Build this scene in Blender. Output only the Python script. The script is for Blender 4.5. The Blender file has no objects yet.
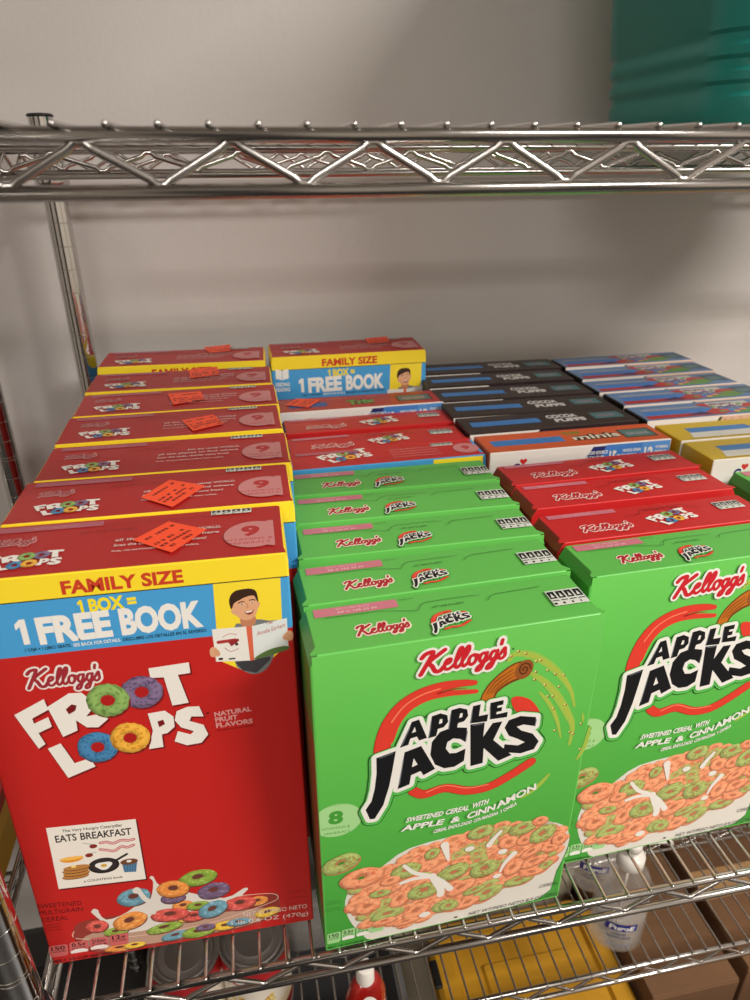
import bpy, bmesh, math, random
from mathutils import Vector, Matrix
from mathutils.geometry import tessellate_polygon

# ------------------------------------------------------------------ camera, world, lights, exposure
PI = math.pi
H0 = 1.45                                   # camera height above the floor
TH, PSI, ROLL, FPX = 0.4537, 0.1892, -0.0058, 698.6
_h = Vector((math.sin(PSI), math.cos(PSI), 0)); _r = Vector((math.cos(PSI), -math.sin(PSI), 0)); _z = Vector((0, 0, 1))
FW = _h*math.cos(TH) - _z*math.sin(TH)
_u = _h*math.sin(TH) + _z*math.cos(TH)
RT = _r*math.cos(ROLL) + _u*math.sin(ROLL)
UP = _u*math.cos(ROLL) - _r*math.sin(ROLL)
CAM = Vector((0, 0, H0))
SC = bpy.context.scene
COL = SC.collection

cd = bpy.data.cameras.new('camera')
cam = bpy.data.objects.new('camera', cd); COL.objects.link(cam)
cd.sensor_fit = 'VERTICAL'; cd.sensor_height = 24.0; cd.lens = 24.0*FPX/1000.0
cd.clip_start = 0.02; cd.clip_end = 60
cd.dof.use_dof = True; cd.dof.focus_distance = 0.52; cd.dof.aperture_fstop = 7.0
cam.matrix_world = Matrix(((RT.x, UP.x, -FW.x, 0), (RT.y, UP.y, -FW.y, 0), (RT.z, UP.z, -FW.z, H0), (0, 0, 0, 1)))
SC.camera = cam

W = bpy.data.worlds.new('world'); SC.world = W; W.use_nodes = True
bg = W.node_tree.nodes['Background']
bg.inputs[0].default_value = (1.0, 0.93, 0.86, 1); bg.inputs[1].default_value = 0.33

def area(name, loc, target, sx, sy, power, col):
    l = bpy.data.lights.new(name, 'AREA'); l.shape = 'RECTANGLE'; l.size = sx; l.size_y = sy
    l.energy = power; l.color = col
    o = bpy.data.objects.new(name, l); COL.objects.link(o); o.location = loc
    d = Vector(target) - Vector(loc)
    o.rotation_euler = d.to_track_quat('-Z', 'Y').to_euler()
    return o
for lx, ly, lp in ((1.75, -0.85, 88), (-0.5, -1.6, 34)):
    area('ceiling_lamp', (lx, ly, 2.73), (lx, ly, 0), 1.2, 0.3, lp, (1.0, 0.955, 0.905))

SC.view_settings.view_transform = 'Standard'
SC.view_settings.look = 'None'
SC.view_settings.gamma = 1.0
SC.view_settings.use_curve_mapping = False
SC.view_settings.exposure = 0.21

# ------------------------------------------------------------------ helpers
def ray(u, v):
    return FW*FPX + RT*(u-375.0) - UP*(v-500.0)
def hit(u, v, ax, val):                     # where a sight line meets the plane axis=val (world)
    r = ray(u, v); t = (val - CAM[ax])/r[ax]
    return CAM + r*t

def lin(c):
    def f(x):
        x = x/255.0
        return x/12.92 if x <= 0.04045 else ((x+0.055)/1.055)**2.4
    return (f(c[0]), f(c[1]), f(c[2]), 1.0)

def tag(o, label=None, cat=None, group=None, kind=None):
    if label: o['label'] = label
    if cat: o['category'] = cat
    if group: o['group'] = group
    if kind: o['kind'] = kind
    return o
def empty(name, loc=(0, 0, 0), label=None, cat=None, group=None):
    o = bpy.data.objects.new(name, None); COL.objects.link(o); o.location = loc
    o.empty_display_size = 0.02
    return tag(o, label, cat, group)
def link(name, me, mat=None, parent=None):
    o = bpy.data.objects.new(name, me); COL.objects.link(o)
    if mat and not me.materials: me.materials.append(mat)
    if parent: o.parent = parent
    return o
def from_bm(name, bm, mat, parent=None, smooth=False):
    me = bpy.data.meshes.new(name); bm.to_mesh(me); bm.free()
    if smooth:
        for p in me.polygons: p.use_smooth = True
    return link(name, me, mat, parent)

def mat_pbr(name, col, rough=0.5, metal=0.0, bump=0, bscale=200, var=0, vscale=8, coat=0, trans=0, alpha=1, ior=1.45):
    m = bpy.data.materials.new(name); m.use_nodes = True
    nt = m.node_tree; b = nt.nodes['Principled BSDF']
    b.inputs['Base Color'].default_value = lin(col); b.inputs['Roughness'].default_value = rough
    b.inputs['Metallic'].default_value = metal; b.inputs['Coat Weight'].default_value = coat
    b.inputs['Transmission Weight'].default_value = trans; b.inputs['IOR'].default_value = ior
    b.inputs['Alpha'].default_value = alpha
    tc = nt.nodes.new('ShaderNodeTexCoord')
    if bump:
        n = nt.nodes.new('ShaderNodeTexNoise'); n.inputs['Scale'].default_value = bscale; n.inputs['Detail'].default_value = 4
        bp = nt.nodes.new('ShaderNodeBump'); bp.inputs['Strength'].default_value = bump; bp.inputs['Distance'].default_value = 0.002
        nt.links.new(tc.outputs['Object'], n.inputs['Vector']); nt.links.new(n.outputs[0], bp.inputs['Height'])
        nt.links.new(bp.outputs[0], b.inputs['Normal'])
    if var:
        n = nt.nodes.new('ShaderNodeTexNoise'); n.inputs['Scale'].default_value = vscale; n.inputs['Detail'].default_value = 5
        r = nt.nodes.new('ShaderNodeValToRGB')
        c0 = [max(0, c*(1-var)) for c in col]; c1 = [min(255, c*(1+var)) for c in col]
        r.color_ramp.elements[0].color = lin(c0); r.color_ramp.elements[1].color = lin(c1)
        r.color_ramp.elements[0].position = 0.3; r.color_ramp.elements[1].position = 0.7
        nt.links.new(tc.outputs['Object'], n.inputs['Vector']); nt.links.new(n.outputs[0], r.inputs[0])
        nt.links.new(r.outputs[0], b.inputs['Base Color'])
    return m

def mat_print(name, rough=0.42, coat=0.0):
    m = bpy.data.materials.new(name); m.use_nodes = True
    nt = m.node_tree; b = nt.nodes['Principled BSDF']
    a = nt.nodes.new('ShaderNodeAttribute'); a.attribute_name = 'Col'
    nt.links.new(a.outputs['Color'], b.inputs['Base Color'])
    b.inputs['Roughness'].default_value = rough; b.inputs['Coat Weight'].default_value = coat
    b.inputs['Coat Roughness'].default_value = 0.25
    tc = nt.nodes.new('ShaderNodeTexCoord'); n = nt.nodes.new('ShaderNodeTexNoise')
    n.inputs['Scale'].default_value = 26; n.inputs['Detail'].default_value = 3
    bp = nt.nodes.new('ShaderNodeBump'); bp.inputs['Strength'].default_value = 0.25; bp.inputs['Distance'].default_value = 0.0012
    nt.links.new(tc.outputs['Object'], n.inputs['Vector']); nt.links.new(n.outputs[0], bp.inputs['Height'])
    nt.links.new(bp.outputs[0], b.inputs['Normal'])
    return m
M = {}
M['carton'] = mat_print('printed_cardboard', 0.42, 0.08)
M['sticker'] = mat_print('sticker_paper', 0.5)
M['chrome'] = mat_pbr('chrome', (205, 203, 200), 0.09, 1.0)
M['wire'] = mat_pbr('chrome_wire', (196, 192, 188), 0.2, 1.0)
M['black_plastic'] = mat_pbr('black_plastic', (22, 21, 22), 0.35)

# -- flat printing: coloured shapes in millimetres on a face, stacked in thin layers of ink
_TXT = {}
def text_tris(s, off):
    k = (s, off)
    if k in _TXT: return _TXT[k]
    c = bpy.data.curves.new('t', 'FONT'); c.body = s; c.size = 1.0; c.offset = off; c.resolution_u = 3
    o = bpy.data.objects.new('t', c); COL.objects.link(o)
    bpy.context.view_layer.update()
    me = bpy.data.meshes.new_from_object(o.evaluated_get(bpy.context.evaluated_depsgraph_get()))
    vs = [(v.co.x, v.co.y) for v in me.vertices]; fs = [list(p.vertices) for p in me.polygons]
    bpy.data.meshes.remove(me); bpy.data.objects.remove(o); bpy.data.curves.remove(c)
    if vs:
        x0 = min(v[0] for v in vs); x1 = max(v[0] for v in vs)
        vs = [((v[0]-x0)/max(1e-6, x1-x0), v[1]/0.72) for v in vs]
    _TXT[k] = (vs, fs)
    return _TXT[k]

def smooth(pts, n=6, closed=False):
    out = []; N = len(pts)
    rng = range(N) if closed else range(N-1)
    for i in rng:
        p0 = pts[(i-1) % N] if closed or i > 0 else pts[0]
        p1 = pts[i]; p2 = pts[(i+1) % N]
        p3 = pts[(i+2) % N] if closed or i+2 < N else pts[-1]
        for k in range(n):
            t = k/n
            out.append(tuple(0.5*((2*p1[j]) + (-p0[j]+p2[j])*t + (2*p0[j]-5*p1[j]+4*p2[j]-p3[j])*t*t + (-p0[j]+3*p1[j]-3*p2[j]+p3[j])*t**3) for j in (0, 1)))
    if not closed: out.append(tuple(pts[-1]))
    return out

class Print:
    def __init__(s, rnd=1):
        s.v = []; s.f = []; s.c = []; s.z = 0.05; s.R = random.Random(rnd)
    def up(s, dz=0.0016): s.z += dz
    def _add(s, vs, fs, cols):
        b = len(s.v); s.up()
        for p in vs: s.v.append((p[0], p[1], s.z))
        for f in fs:
            a = [vs[i] for i in f]
            ar = sum(a[i][0]*a[(i+1) % len(a)][1]-a[(i+1) % len(a)][0]*a[i][1] for i in range(len(a)))
            g = list(f) if ar > 0 else list(reversed(f))
            s.f.append([i+b for i in g])
            s.c.append([cols] if not isinstance(cols, list) else [cols[i] for i in g])
    def poly(s, pts, col, holes=()):
        loops = [[Vector((p[0], p[1], 0)) for p in pts]] + [[Vector((p[0], p[1], 0)) for p in h] for h in holes]
        fl = [(q.x, q.y) for l in loops for q in l]
        s._add(fl, [tuple(t) for t in tessellate_polygon(loops)], col)
    def grad(s, pts4, cbot, ctop):
        s._add(pts4, [(0, 1, 2, 3)], [cbot, cbot, ctop, ctop])
    def rect(s, x0, y0, x1, y1, col): s._add([(x0, y0), (x1, y0), (x1, y1), (x0, y1)], [(0, 1, 2, 3)], col)
    def ell(s, cx, cy, rx, ry, col, ang=0, n=28):
        ca, sa = math.cos(ang), math.sin(ang)
        pts = [(cx+rx*math.cos(t)*ca-ry*math.sin(t)*sa, cy+rx*math.cos(t)*sa+ry*math.sin(t)*ca) for t in [2*PI*i/n for i in range(n)]]
        s._add(pts, [tuple(range(n))], col)
    def stroke(s, pts, w, col, taper=None, n=10):
        """a line of round ends and joins, one layer"""
        N = len(pts)
        for i in range(N):
            r = 0.5*w*(taper(i/(N-1)) if taper and N > 1 else 1)
            x, y = pts[i]
            s._add([(x+r*math.cos(2*PI*k/n), y+r*math.sin(2*PI*k/n)) for k in range(n)], [tuple(range(n))], col)
            s.z -= 0.0013
            if i < N-1:
                x2, y2 = pts[i+1]; r2 = 0.5*w*(taper((i+1)/(N-1)) if taper else 1)
                L = math.hypot(x2-x, y2-y)
                if L < 1e-6: continue
                nx, ny = -(y2-y)/L, (x2-x)/L
                s._add([(x+nx*r, y+ny*r), (x-nx*r, y-ny*r), (x2-nx*r2, y2-ny*r2), (x2+nx*r2, y2+ny*r2)], [(0, 1, 2, 3)], col)
                s.z -= 0.0013
        s.up()
    def outline(s, pts, w, col): s.stroke(list(pts)+[pts[0]], w, col)
    def one(s, a, b, h, col):
        dx, dy = b[0]-a[0], b[1]-a[1]; L = math.hypot(dx, dy); ux, uy = dx/L, dy/L
        s.poly([(a[0]+ux*x*L-uy*y*h, a[1]+uy*x*L+ux*y*h) for x, y in ((.42, 0), (1, 0), (1, 1), (.5, 1), (0, .82), (0, .6), (.42, .72))], col)
    def text(s, t, a, b, h, col, bold=0.0, shear=0.0):
        """baseline from a to b, capital height h"""
        vs, fs = text_tris(t, bold)
        dx, dy = b[0]-a[0], b[1]-a[1]; L = math.hypot(dx, dy); ux, uy = dx/L, dy/L
        s._add([(a[0]+ux*(x*L+y*h*shear)-uy*y*h, a[1]+uy*(x*L+y*h*shear)+ux*y*h) for x, y in vs], fs, col)
    def loop(s, cx, cy, R, col, ry=1.0, ang=0, hole=0.34, speck=None, nr=7, na=30):
        """a ring of cereal as the packet prints it"""
        ca, sa = math.cos(ang), math.sin(ang); vs = []; cs = []
        R_ = s.R; wob = [1+R_.uniform(-.035, .035) for _ in range(na)]
        for i in range(nr+1):
            q = i/nr; rr = hole + (1-hole)*q
            for k in range(na):
                t = 2*PI*k/na
                x = rr*math.cos(t)*R*wob[k]; y = rr*math.sin(t)*R*wob[k]*ry + (0.1*R*(1-q) if ry < .8 else 0)
                vs.append((cx+x*ca-y*sa, cy+x*sa+y*ca))
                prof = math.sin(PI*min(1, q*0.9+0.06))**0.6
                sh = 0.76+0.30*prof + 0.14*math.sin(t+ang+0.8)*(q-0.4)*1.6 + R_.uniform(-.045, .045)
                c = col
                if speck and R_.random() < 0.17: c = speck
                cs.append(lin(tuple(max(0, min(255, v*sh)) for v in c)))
        fs = []
        for i in range(nr):
            for k in range(na):
                k2 = (k+1) % na
                fs.append((i*na+k, (i+1)*na+k, (i+1)*na+k2, i*na+k2))
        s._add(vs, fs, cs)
    def fit_above(s, y0=1.2):
        d = y0-min(p[1] for p in s.v)
        if d > 0: s.v = [(x, y+d, z) for x, y, z in s.v]
    def mesh(s, name):
        me = bpy.data.meshes.new(name)
        me.from_pydata([(x*.001, y*.001, z*.001) for x, y, z in s.v], [], s.f)
        ca = me.color_attributes.new('Col', 'FLOAT_COLOR', 'CORNER'); i = 0
        buf = []
        for f, c in zip(s.f, s.c):
            for k in range(len(f)): buf.extend(c[k] if len(c) > 1 else c[0])
        ca.data.foreach_set('color', buf)
        me.materials.append(M['carton'])
        return me

# a face of a box given by its corner and axes: turns photo pixels into millimetres on that face
class Face:
    def __init__(s, o, ex, ey):
        s.o = Vector(o); s.ex = Vector(ex).normalized(); s.ey = Vector(ey).normalized(); s.n = s.ex.cross(s.ey)
    def mm(s, u, v):
        r = ray(u, v); t = (s.o-CAM).dot(s.n)/r.dot(s.n); p = CAM+r*t-s.o
        return (p.dot(s.ex)*1000, p.dot(s.ey)*1000)
    def z(s, reg, pts, width=750.0):
        """points read in an enlarged crop of the photo"""
        k = (reg[2]-reg[0])/width
        return [s.mm(reg[0]+a*k, reg[1]+b*k) for a, b in pts]

C = lambda r, g, b: lin((r, g, b))
WHITE = C(240, 236, 228); BLACK = C(16, 17, 20)

def mesh_bands(name, w, d, h, bands, r=1.3, top_in=0.0, top_h=7.0, side=None, bulge=0.0):
    """carton: rounded upright edges, coloured bands up its height, softly bulging front, tucked shoulders"""
    vs = []; fs = []; cs = []
    nx = 8
    def ring(z, inx, rr):
        pts = []
        zz = math.sin(PI*max(0, min(1, z/h)))
        x0, x1 = inx, w-inx
        fy = lambda x: -bulge*zz*math.sin(PI*(x-x0)/(x1-x0))
        for i in range(nx+1):
            x = x0+rr+(x1-x0-2*rr)*i/nx
            pts.append((x, fy(x), z))
        pts.append((x1-rr*.3, rr*.3, z)); pts.append((x1, rr, z)); pts.append((x1, d-rr, z)); pts.append((x1-rr, d, z))
        pts.append((x0+rr, d, z)); pts.append((x0, d-rr, z)); pts.append((x0, rr, z)); pts.append((x0+rr*.3, rr*.3, z))
        return pts
    zs = []
    for (z0, z1, c, sc) in bands:
        n = max(1, int((z1-z0)/30))
        for i in range(n): zs.append((z0+(z1-z0)*i/n, z0+(z1-z0)*(i+1)/n, c, sc))
    def add(R0, R1, c, sc):
        b = len(vs); vs.extend(R0); vs.extend(R1); n = len(R0)
        for k in range(n):
            k2 = (k+1) % n
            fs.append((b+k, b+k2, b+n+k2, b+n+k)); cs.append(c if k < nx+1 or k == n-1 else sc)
    for (z0, z1, c, sc) in zs:
        i0 = top_in*max(0, (z0-(h-top_h))/top_h); i1 = top_in*max(0, (z1-(h-top_h))/top_h)
        if top_in and z0 < h-top_h < z1:
            add(ring(z0, 0, r), ring(h-top_h, 0, r), c, sc); add(ring(h-top_h, 0, r), ring(z1, i1, r), c, sc)
        else: add(ring(z0, i0, r), ring(z1, i1, r), c, sc)
    c, sc = zs[-1][2], zs[-1][3]
    # rounded fold to the top
    R1 = ring(h, top_in, r)
    def inset(R, k, z): return [(min(max(x, top_in+k), w-top_in-k), min(max(y, k), d-k), z) for x, y, _ in R]
    add(R1, inset(R1, .5, h+.45), c, sc); add(inset(R1, .5, h+.45), inset(R1, 1.3, h+.6), c, sc)
    T = inset(R1, 1.3, h+.6); b = len(vs); vs.extend(T); fs.append(tuple(range(b, b+len(T)))); cs.append(sc)
    B = ring(0, 0, r); b = len(vs); vs.extend(B); fs.append(tuple(reversed(range(b, b+len(B))))); cs.append(C(170, 150, 120))
    return mesh_cols(name, vs, fs, cs)

def mesh_cols(name, vs, fs, cs, mat='carton', k=.001):
    me = bpy.data.meshes.new(name)
    me.from_pydata([(x*k, y*k, z*k) for x, y, z in vs], [], fs)
    ca = me.color_attributes.new('Col', 'FLOAT_COLOR', 'CORNER'); buf = []
    for f, c in zip(fs, cs): buf.extend(list(c)*len(f))
    ca.data.foreach_set('color', buf); me.materials.append(M[mat]); me.validate()
    return me

def mesh_flap(name, w, d, col, notch=4.5, t=0.7):
    """closing flap of the top: thin board with notched shoulders, its origin on the front fold"""
    o = [(1.2, 1.3), (w-1.2, 1.3), (w-1.2, 3), (w-notch-.5, 8), (w-notch, d-2.5), (w-notch-2, d-.8), (notch+2, d-.8), (notch, d-2.5), (notch+.5, 8), (1.2, 3)]
    bz = lambda p: 0.9*math.sin(PI*p[0]/w)
    vs = [(x, y, 0.62) for x, y in o] + [(x, y, 0.62+t) for x, y in o]; n = len(o)
    fs = [tuple(range(n, 2*n)), tuple(reversed(range(n)))] + [(k, (k+1) % n, n+(k+1) % n, n+k) for k in range(n)]
    return mesh_cols(name, vs, fs, [col]*len(fs))

# ------------------------------------------------------------------ lettering and marks shared by the packets
def script_logo(P, a, b, h, fill, edge, k=1.0, shadow=None):
    """the maker's name in brush script, baseline a to b, capital height h"""
    S = [
        [(0.35, 2.35), (0.75, 2.85), (1.5, 2.95), (1.3, 2.2), (0.85, 1.0), (0.45, -0.05)],
        [(2.75, 2.95), (2.2, 2.5), (1.2, 1.55), (1.6, 0.9), (2.0, 0.1), (2.5, 0.0), (2.85, 0.5)],
        [(2.95, 0.75), (3.45, 0.95), (3.55, 1.4), (3.2, 1.45), (2.95, 0.9), (3.0, 0.25), (3.4, 0.0), (3.85, 0.35), (4.1, 0.7)],
        [(4.1, 0.8), (4.6, 1.9), (4.65, 2.7), (4.4, 2.7), (4.15, 1.5), (4.1, 0.4), (4.4, 0.0), (4.85, 0.6)],
        [(4.85, 0.8), (5.35, 1.9), (5.4, 2.7), (5.15, 2.7), (4.9, 1.5), (4.85, 0.4), (5.15, 0.0), (5.5, 0.4)],
        [(6.05, 1.4), (5.65, 1.15), (5.6, 0.4), (5.95, 0.0), (6.3, 0.35), (6.35, 1.0), (6.05, 1.4), (6.6, 1.15)],
        [(7.35, 1.3), (6.95, 1.3), (6.75, 0.6), (7.05, 0.1), (7.4, 0.6), (7.5, 1.35), (7.35, 0.2), (7.05, -0.95), (6.6, -1.05), (6.75, -0.5), (7.6, 0.2), (7.85, 0.6)],
        [(8.5, 1.3), (8.1, 1.3), (7.9, 0.6), (8.2, 0.1), (8.55, 0.6), (8.65, 1.35), (8.5, 0.2), (8.2, -0.95), (7.75, -1.05), (7.9, -0.5), (8.7, 0.2), (8.95, 0.7)],
        [(9.0, 2.75), (8.95, 2.15)],
        [(9.0, 0.7), (9.4, 1.5), (9.5, 1.0), (9.55, 0.35), (9.2, 0.0), (8.95, 0.2)],
    ]
    dx, dy = b[0]-a[0], b[1]-a[1]; L = math.hypot(dx, dy); ux, uy = dx/L, dy/L; sx = L/9.9; sy = h/2.9
    def T(p):
        x = (p[0] + p[1]*0.12)*sx; y = p[1]*sy
        return (a[0]+ux*x-uy*y, a[1]+uy*x+ux*y)
    paths = [[T(q) for q in smooth(s_, 4)] for s_ in S]
    w = 0.33*min(sx, sy*1.15)*k
    if shadow:
        for p in paths: P.stroke([(x+.5, y-.8) for x, y in p], w*2.2, shadow, n=8)
    for p in paths: P.stroke(p, w*2.6, edge, n=8)
    for i, p in enumerate(paths): P.stroke(p, w*(1.25 if i < 2 else 1.0), fill, n=8)

RED_IN = C(176, 30, 42)
RG4 = (360, 660, 560, 810)      # crops the tracings were read in
APPLE = [
    ([(148, 325), (193, 228), (220, 219), (250, 288), (220, 298), (212, 283), (187, 291), (180, 314)], [(193, 270), (204, 246), (209, 264)]),
    ([(254, 290), (268, 207), (300, 196), (326, 203), (329, 228), (312, 248), (290, 255), (284, 281)], [(294, 236), (298, 218), (308, 217), (307, 232)]),
    ([(327, 264), (341, 184), (372, 175), (400, 181), (404, 206), (388, 226), (366, 233), (360, 258)], [(370, 214), (374, 196), (384, 195), (382, 210)]),
    ([(410, 234), (422, 169), (451, 162), (444, 206), (479, 199), (474, 226)], None),
    ([(484, 219), (487, 157), (537, 146), (535, 163), (514, 168), (513, 176), (531, 172), (529, 187), (510, 191), (510, 200), (552, 190), (549, 210)], None),
]
JACKS = [
    ([(60, 364), (133, 337), (122, 400), (108, 470), (86, 540), (54, 591), (36, 593), (20, 558), (42, 526), (54, 480), (61, 420)], None),
    ([(140, 480), (166, 342), (228, 318), (280, 404), (236, 428), (226, 412), (190, 428), (184, 462)], [(193, 398), (200, 364), (215, 388)]),
    ([(400, 250), (394, 304), (374, 292), (348, 290), (326, 304), (320, 328), (334, 346), (360, 344), (394, 328), (388, 374), (352, 396), (314, 402), (280, 388), (262, 352), (268, 304), (298, 266), (345, 248)], None),
    ([(412, 238), (466, 230), (460, 284), (496, 232), (532, 226), (498, 296), (566, 352), (516, 374), (462, 326), (458, 382), (412, 394)], None),
    ([(658, 210), (654, 244), (612, 238), (586, 246), (602, 260), (645, 272), (668, 300), (650, 330), (600, 346), (534, 342), (540, 312), (590, 316), (616, 304), (590, 292), (556, 280), (540, 250), (556, 222), (600, 206)], None),
]
def apple_jacks(P, T, k=1.0, rings=True):
    """T maps crop points to the face; k scales the line widths"""
    G = C(92, 196, 84); DG = C(26, 70, 30)
    tr = lambda L: [(T(o), T(h) if h else None) for o, h in L]
    if rings:
        rg = C(226, 62, 46); rd = C(190, 38, 34); hi = C(246, 130, 96)
        arc = T([(82, 340), (88, 300), (112, 235), (160, 172), (225, 128), (300, 100), (380, 86), (430, 84)])
        P.stroke(smooth(arc, 4), 10.6*k, rd, taper=lambda t: 1.08-.7*t**2)
        P.stroke(smooth(arc, 4), 9.6*k, rg, taper=lambda t: 1.06-.72*t**2)
        arc = T([(100, 300), (130, 232), (180, 176), (250, 140), (330, 124), (435, 116)])
        P.stroke(smooth(arc, 4), 8.6*k, rg, taper=lambda t: 1.15-.75*t)
        P.stroke(smooth(T([(118, 232), (165, 172), (230, 130), (300, 106)]), 4), 1.1*k, hi)
        P.stroke(smooth(T([(292, 124), (350, 108), (400, 104)]), 4), 1.2*k, C(150, 30, 28), taper=lambda t: 1.2-t)
        P.poly(smooth(T([(566, 150), (590, 134), (640, 148), (672, 190), (660, 205), (590, 196)]), 3, True), rg)
        low = T([(200, 490), (240, 502), (320, 478), (400, 488), (480, 474), (560, 432), (640, 380)])
        P.stroke(smooth(low, 4), 8.0*k, rd); P.stroke(smooth(low, 4), 6.8*k, rg)
        P.stroke(smooth(T([(250, 494), (320, 468), (400, 478), (480, 464)]), 4), 1.1*k, hi)
    A = tr(APPLE); J = tr(JACKS)
    for wd, c, of in ((10.4, DG, 1.5), (9.2, G, 1.4), (7.9, DG, 0), (7.2, C(150, 225, 140), 0), (6.0, WHITE, 0)):
        mv = lambda o: [(x+.1*of*k, y-of*k) for x, y in o]
        for o, h in J+A: P.poly(mv(o), c)
        for o, h in J: P.outline(mv(o), wd*k*1.08, c)
        for o, h in A: P.outline(mv(o), wd*k*.9, c)
    for o, h in J+A: P.poly(o, BLACK, [h] if h else [])
    if rings:                                     # the printed sheen along the top left of each letter
        for L in (JACKS, APPLE):
            for o, h in L:
                a = T([o[0], o[1]])
                P.stroke([(a[0][0]*.85+a[1][0]*.15+.4, a[0][1]*.85+a[1][1]*.15-1.0), (a[0][0]*.15+a[1][0]*.85, a[0][1]*.15+a[1][1]*.85-1.0)], .7*k, C(110, 116, 124))

FG = (0, 650, 240, 800)
FROOT = [
    ([(45, 202), (137, 152), (152, 185), (101, 213), (107, 229), (151, 208), (163, 238), (121, 258), (143, 292), (122, 307)], None, 'F'),
    ([(148, 177), (215, 134), (255, 132), (282, 152), (286, 186), (270, 206), (322, 196), (338, 214), (308, 240), (272, 240), (238, 218), (243, 250), (198, 270)], [(206, 184), (224, 168), (240, 172), (236, 188), (216, 200)], 'R'),
    ([(464, 56), (590, 37), (595, 70), (556, 76), (590, 163), (539, 172), (512, 84), (470, 86)], None, 'T'),
    ([(150, 307), (190, 290), (234, 352), (282, 336), (299, 362), (214, 398)], None, 'L'),
    ([(462, 197), (515, 188), (542, 206), (546, 238), (524, 258), (506, 262), (511, 301), (466, 308), (478, 250)], [(492, 222), (510, 216), (516, 230), (498, 240)], 'P'),
    ([(622, 174), (637, 206), (598, 206), (592, 220), (636, 232), (651, 262), (630, 288), (585, 296), (546, 284), (556, 252), (596, 262), (606, 252), (566, 240), (546, 218), (552, 190), (585, 176)], None, 'S'),
]
def froot_loops(P, T, sc=1.0, detail=True):
    sh = C(120, 20, 22)
    for o, h, _ in FROOT:
        if detail: P.poly([(x+1.0, y-1.3) for x, y in T(o)], sh)
    for o, h, _ in FROOT: P.poly(T(o), C(240, 234, 224), [T(h)] if h else [])
    na = 36 if detail else 14; nr = 7 if detail else 3
    for cx, cy, R, c, sp in ((443, 130, 66, (128, 108, 140), (80, 62, 96)), (337, 156, 68, (140, 176, 96), (96, 130, 62)), (306, 302, 64, (72, 132, 176), (40, 92, 136)), (407, 273, 63, (236, 176, 66), (200, 130, 36))):
        p = T([(cx, cy)])[0]; q = T([(cx+R, cy)])[0]; r = math.hypot(q[0]-p[0], q[1]-p[1])
        if detail: P.ell(p[0]+.9, p[1]-1.4, r*.98, r*.95, sh)
        P.loop(p[0], p[1], r, c, hole=.33, speck=sp, ry=.97, nr=nr, na=na)
        if detail: P.ell(p[0], p[1], r*.33, r*.32, C(178, 28, 26))

def T_fit(src0, src1, a, b, h_ratio=None):
    """similarity taking the crop segment src0-src1 to the face segment a-b (crop y points down)"""
    s0 = complex(src0[0], -src0[1]); s1 = complex(src1[0], -src1[1]); A = complex(*a); B = complex(*b)
    m = (B-A)/(s1-s0)
    def T(pts):
        out = []
        for x, y in pts:
            q = A+m*(complex(x, -y)-s0); out.append((q.real, q.imag))
        return out
    return T

def recycle_mark(P, x, y, w, h):
    P.rect(x, y, x+w, y+h, C(214, 216, 204)); R_ = random.Random(5)
    n = 4
    for i in range(n):
        x0 = x+w*(i+.08)/n; x1 = x+w*(i+.9)/n
        P.rect(x0, y+h*.46, x1, y+h*.93, BLACK)
        P.poly([(x0+w*.05, y+h*.55), (x0+w*.15, y+h*.55), (x0+w*.10, y+h*.84)], C(214, 216, 204))
        P.rect(x0, y+h*.3, x1, y+h*.36, BLACK)
        P.rect(x0, y+h*.08, x1-w*.06*R_.random()*3, y+h*.2, BLACK)

def nutrition(P, T, tag_, ink, white=WHITE):
    """row of nutrition tabs; T maps unit x along the row (0..4) and y (0..1) to the face"""
    L = [('150', 'CALORIES'), ('0.5g', 'SAT FAT'), ('210mg', 'SODIUM'), ('12g', 'TOTAL SUGARS')]
    for i, (a, b) in enumerate(L):
        q = lambda x, y: T(i*1.08+x, y + (0.06*i))
        pts = [q(.12, 0), q(.88, 0), q(1, .14), q(1, .9), q(.9, 1), q(.1, 1), q(0, .9), q(0, .14)]
        P.poly(pts, tag_)
        if i in (1, 2): P.poly([q(.05, .02), q(.95, .02), q(.97, .2), q(.7, .34), q(.3, .34), q(.03, .2)], white)
        P.text(a, q(.14, .56), q(.86, .56), math.dist(q(.5, 0), q(.5, .34)), ink, .02)
        P.text(b, q(.1, .36), q(.9, .36), math.dist(q(.5, 0), q(.5, .14)), ink, .01)

# ------------------------------------------------------------------ the room
ZS = H0 - 0.5439                            # top of the shelf that carries the cereal
ZBOX = ZS + 0.0008
ZT = H0 + 0.0142                            # top of the upper shelf
ZB = H0 - 0.92                              # top of the shelf below
YF, YR = 0.33, 0.907                        # front and rear post lines
XP = -0.190
WALLY = 0.975

def slab(name, x0, x1, y0, y1, z0, z1, mat, parent=None, bev=0.0, seg=2):
    bm = bmesh.new(); bmesh.ops.create_cube(bm, size=1)
    for v in bm.verts: v.co = Vector(((x0+x1)/2+v.co.x*(x1-x0), (y0+y1)/2+v.co.y*(y1-y0), (z0+z1)/2+v.co.z*(z1-z0)))
    if bev: bmesh.ops.bevel(bm, geom=list(bm.edges), offset=bev, segments=seg, profile=0.5, affect='EDGES')
    return from_bm(name, bm, mat, parent)

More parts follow.
